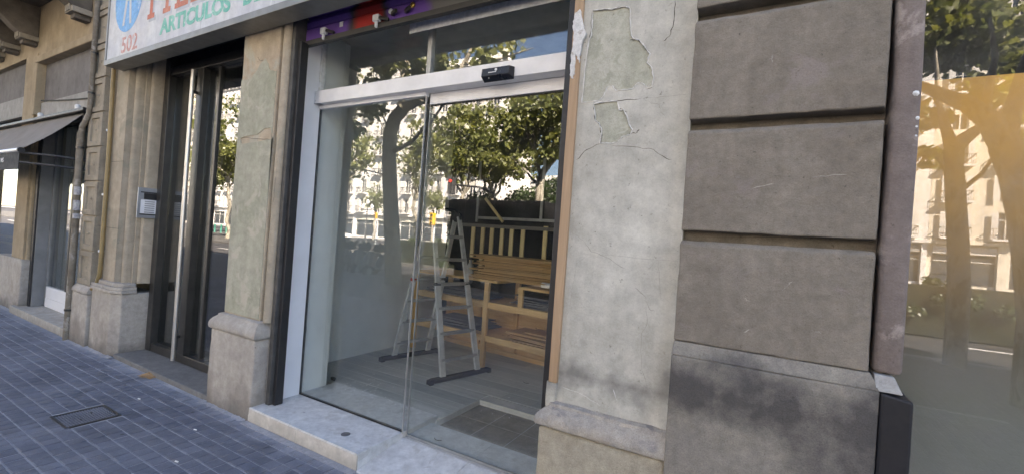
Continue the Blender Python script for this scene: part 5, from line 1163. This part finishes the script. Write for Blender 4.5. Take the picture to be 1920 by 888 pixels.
# ------------------------------------------------------------------ facades across the avenue
FYP = -57.2
WIN = {}
def win_mesh(w, h, nm):
    if (w,h,nm) in WIN: return WIN[(w,h,nm)]
    if nm == 'frame':
        m = MB()
        for b in ((-w/2,-w/2+.1,-.12,.0,0,h),(w/2-.1,w/2,-.12,.0,0,h),(-w/2+.1,w/2-.1,-.12,.0,h-.1,h),(-.05,.05,-.12,.0,0,h-.1),(-w/2+.1,-.05,-.12,0,h*.7,h*.7+.06),(.05,w/2-.1,-.12,0,h*.7,h*.7+.06)): m.box(*b)
    elif nm == 'pane': m = MB().box(-w/2+.1,w/2-.1,-.16,-.14,0,h-.1)
    elif nm == 'shut':
        m = MB()
        for s in (-1,1): m.box(s*(w/2+.02) if s > 0 else -w/2-.5, s*(w/2+.02)+.48 if s > 0 else -w/2-.02, .42,.46,.05,h-.05)
    elif nm == 'balc':
        m = MB(); m.box(-w/2-.5,w/2+.5,.401,1.2,-.18,0)
    elif nm == 'rail':
        m = MB(); m.box(-w/2-.48,w/2+.48,1.12,1.17,.95,1.0); m.box(-w/2-.48,w/2+.48,1.12,1.17,.06,.1)
        k_ = int((w+.96)/.16)
        for i in range(k_+1): xx = -w/2-.46+i*(w+.92)/k_; m.box(xx-.012,xx+.012,1.13,1.155,.1,.95)
        for s in (-1,1): m.box(s*(w/2+.46)-.02,s*(w/2+.46)+.02,.45,1.12,.9,1.0)
    o = m.build(nm, None, None); me = o.data; bpy.data.objects.remove(o); WIN[(w,h,nm)] = me; return me
def facade(label, x0, x1, floors, mat, seed, ground=4.6, fh=3.55, yp=FYP, bays=None, balc=.6):
    """street front: wall built of piers and spandrels, each window set back in its opening"""
    random.seed(seed); W = x1-x0; nb_ = bays or max(3, int(W/3.4)); t = thing('apartment_building', label, 'building', ((x0+x1)/2, yp, 0), 'apartment buildings across the avenue'); cx = W/2; bw = W/nb_
    H = ground+floors*fh+.9; m = MB(); TK = .4
    m.box(-cx,cx,-10,-.001,0,H)
    for f in range(floors):
        z0 = ground+f*fh; wz0, wh = z0+.25, 2.55
        m.box(-cx,cx,0,TK,z0-.45 if f == 0 else z0-fh+.25+2.55,wz0)
        for b in range(nb_+1):
            a = -cx+(b-.5)*bw+.62 if b else -cx; e = -cx+(b+.5)*bw-.62 if b < nb_ else cx
            if b: a = -cx+(b-1+.5)*bw+.62
            if b == 0: e = -cx+.5*bw-.62
            elif b == nb_: e = cx
            else: e = -cx+(b+.5)*bw-.62
            m.box(a,e,0,TK,wz0,wz0+wh)
    m.box(-cx,cx,0,TK,ground+floors*fh-fh+2.8,H)
    wl = m.build('wall', FAC[mat], t)
    m = MB(); m.box(-cx,cx,TK+.001,TK+.5,H-.35,H-.05); m.box(-cx,cx,TK+.001,TK+.3,H-.6,H-.351)
    for i in range(int(W/1.6)): xx = -cx+.8+i*1.6; m.box(xx-.14,xx+.14,TK+.302,TK+.45,H-.7,H-.352)
    m.build('cornice', FAC[mat], t); MB().box(-cx,cx,TK-.3,TK-.05,H,H+.9).build('parapet', FAC[mat], t)
    B('string_course', FAC[mat], t, (-cx,cx,TK+.001,TK+.35,ground-.38,ground-.1), bevel=0)
    for f in range(floors):
        for b in range(nb_):
            x = -cx+(b+.5)*bw; z = ground+f*fh+.25
            o = link('window', win_mesh(1.24,2.55,'frame'), None, t); o.location = (x,.25,z); o.data.materials.clear() if False else None
            if not len(o.data.materials): o.data.materials.append(MT['winframe'])
            pnm = win_mesh(1.24,2.55,'pane').copy() if False else win_mesh(1.24,2.55,'pane')
            q = link('pane', pnm, 'winpane', o)
            r = random.random()
            if r < .35:
                s = link('shutters', win_mesh(1.24,2.55,'shut'), 'winframe', o)
            elif r < .6:
                hh = random.choice((1.0,1.6,2.2)); s = link('blind', win_mesh(1.04,hh,'pane'), 'blind', o); s.location = (0,.145,2.5-hh)
            if (f+b*2+seed) % 5 != 0 and f < floors:
                k_ = link('balcony', win_mesh(1.24,2.55,'balc'), FAC[mat], t) if False else None
                me_ = win_mesh(1.24,2.55,'balc')
                k_ = bpy.data.objects.new('balcony', me_); C.objects.link(k_); k_.parent = t; k_.location = (x,0,z-.02)
                if not len(me_.materials): me_.materials.append(FAC['white'])
                link('railing', win_mesh(1.24,2.55,'rail'), 'iron', k_)
    # shops at street level
    ns_ = max(2, int(W/5)); sw_ = W/ns_
    for i in range(ns_):
        x = -cx+(i+.5)*sw_; s = sub('shop_opening', t)
        B('shop_glass', 'winpane', s, (x-sw_/2+.5,x+sw_/2-.5,.0005,.06,.3,3.2), bevel=0); B('shop_fascia', random.choice(('winframe','greypanel','greylight','blind')), s, (x-sw_/2+.45,x+sw_/2-.45,.0005,.3,3.25,4.0), bevel=.02)
        B('pier', FAC[mat], s, (x+sw_/2-.42,x+sw_/2+.42 if i < ns_-1 else cx,.001,.4,0,4.14) , bevel=.01)
        B('shop_frame', 'winframe', s, (x-.05,x+.05,.061,.12,.3,3.2), (x-sw_/2+.5,x+sw_/2-.5,.061,.12,2.5,2.58), bevel=0)
    return t
cx_ = M(942, 300, FYP).x
facade('white apartment house at the corner of the side street', cx_-21, cx_, 7, 'white', 1)
facade('white apartment house second from the corner', cx_-44, cx_-21.02, 8, 'white', 2)
facade('grey apartment house third from the corner', cx_-66, cx_-44.02, 8, 'grey', 3)
facade('white apartment house fourth from the corner', cx_-90, cx_-66.02, 8, 'white', 4)
facade('cream apartment house furthest along the avenue', cx_-118, cx_-90.02, 8, 'cream', 5)
facade('white apartment house right of the side street', -6, 14, 8, 'white', 6)
facade('cream apartment house opposite the film covered window', 14.02, 36, 8, 'cream', 7)
facade('orange apartment house down the side street', cx_+5, cx_+22, 3, 'orange', 8, yp=-92)
facade('low white house closing the side street', cx_-18, cx_+4.9, 3, 'white', 9, yp=-92)
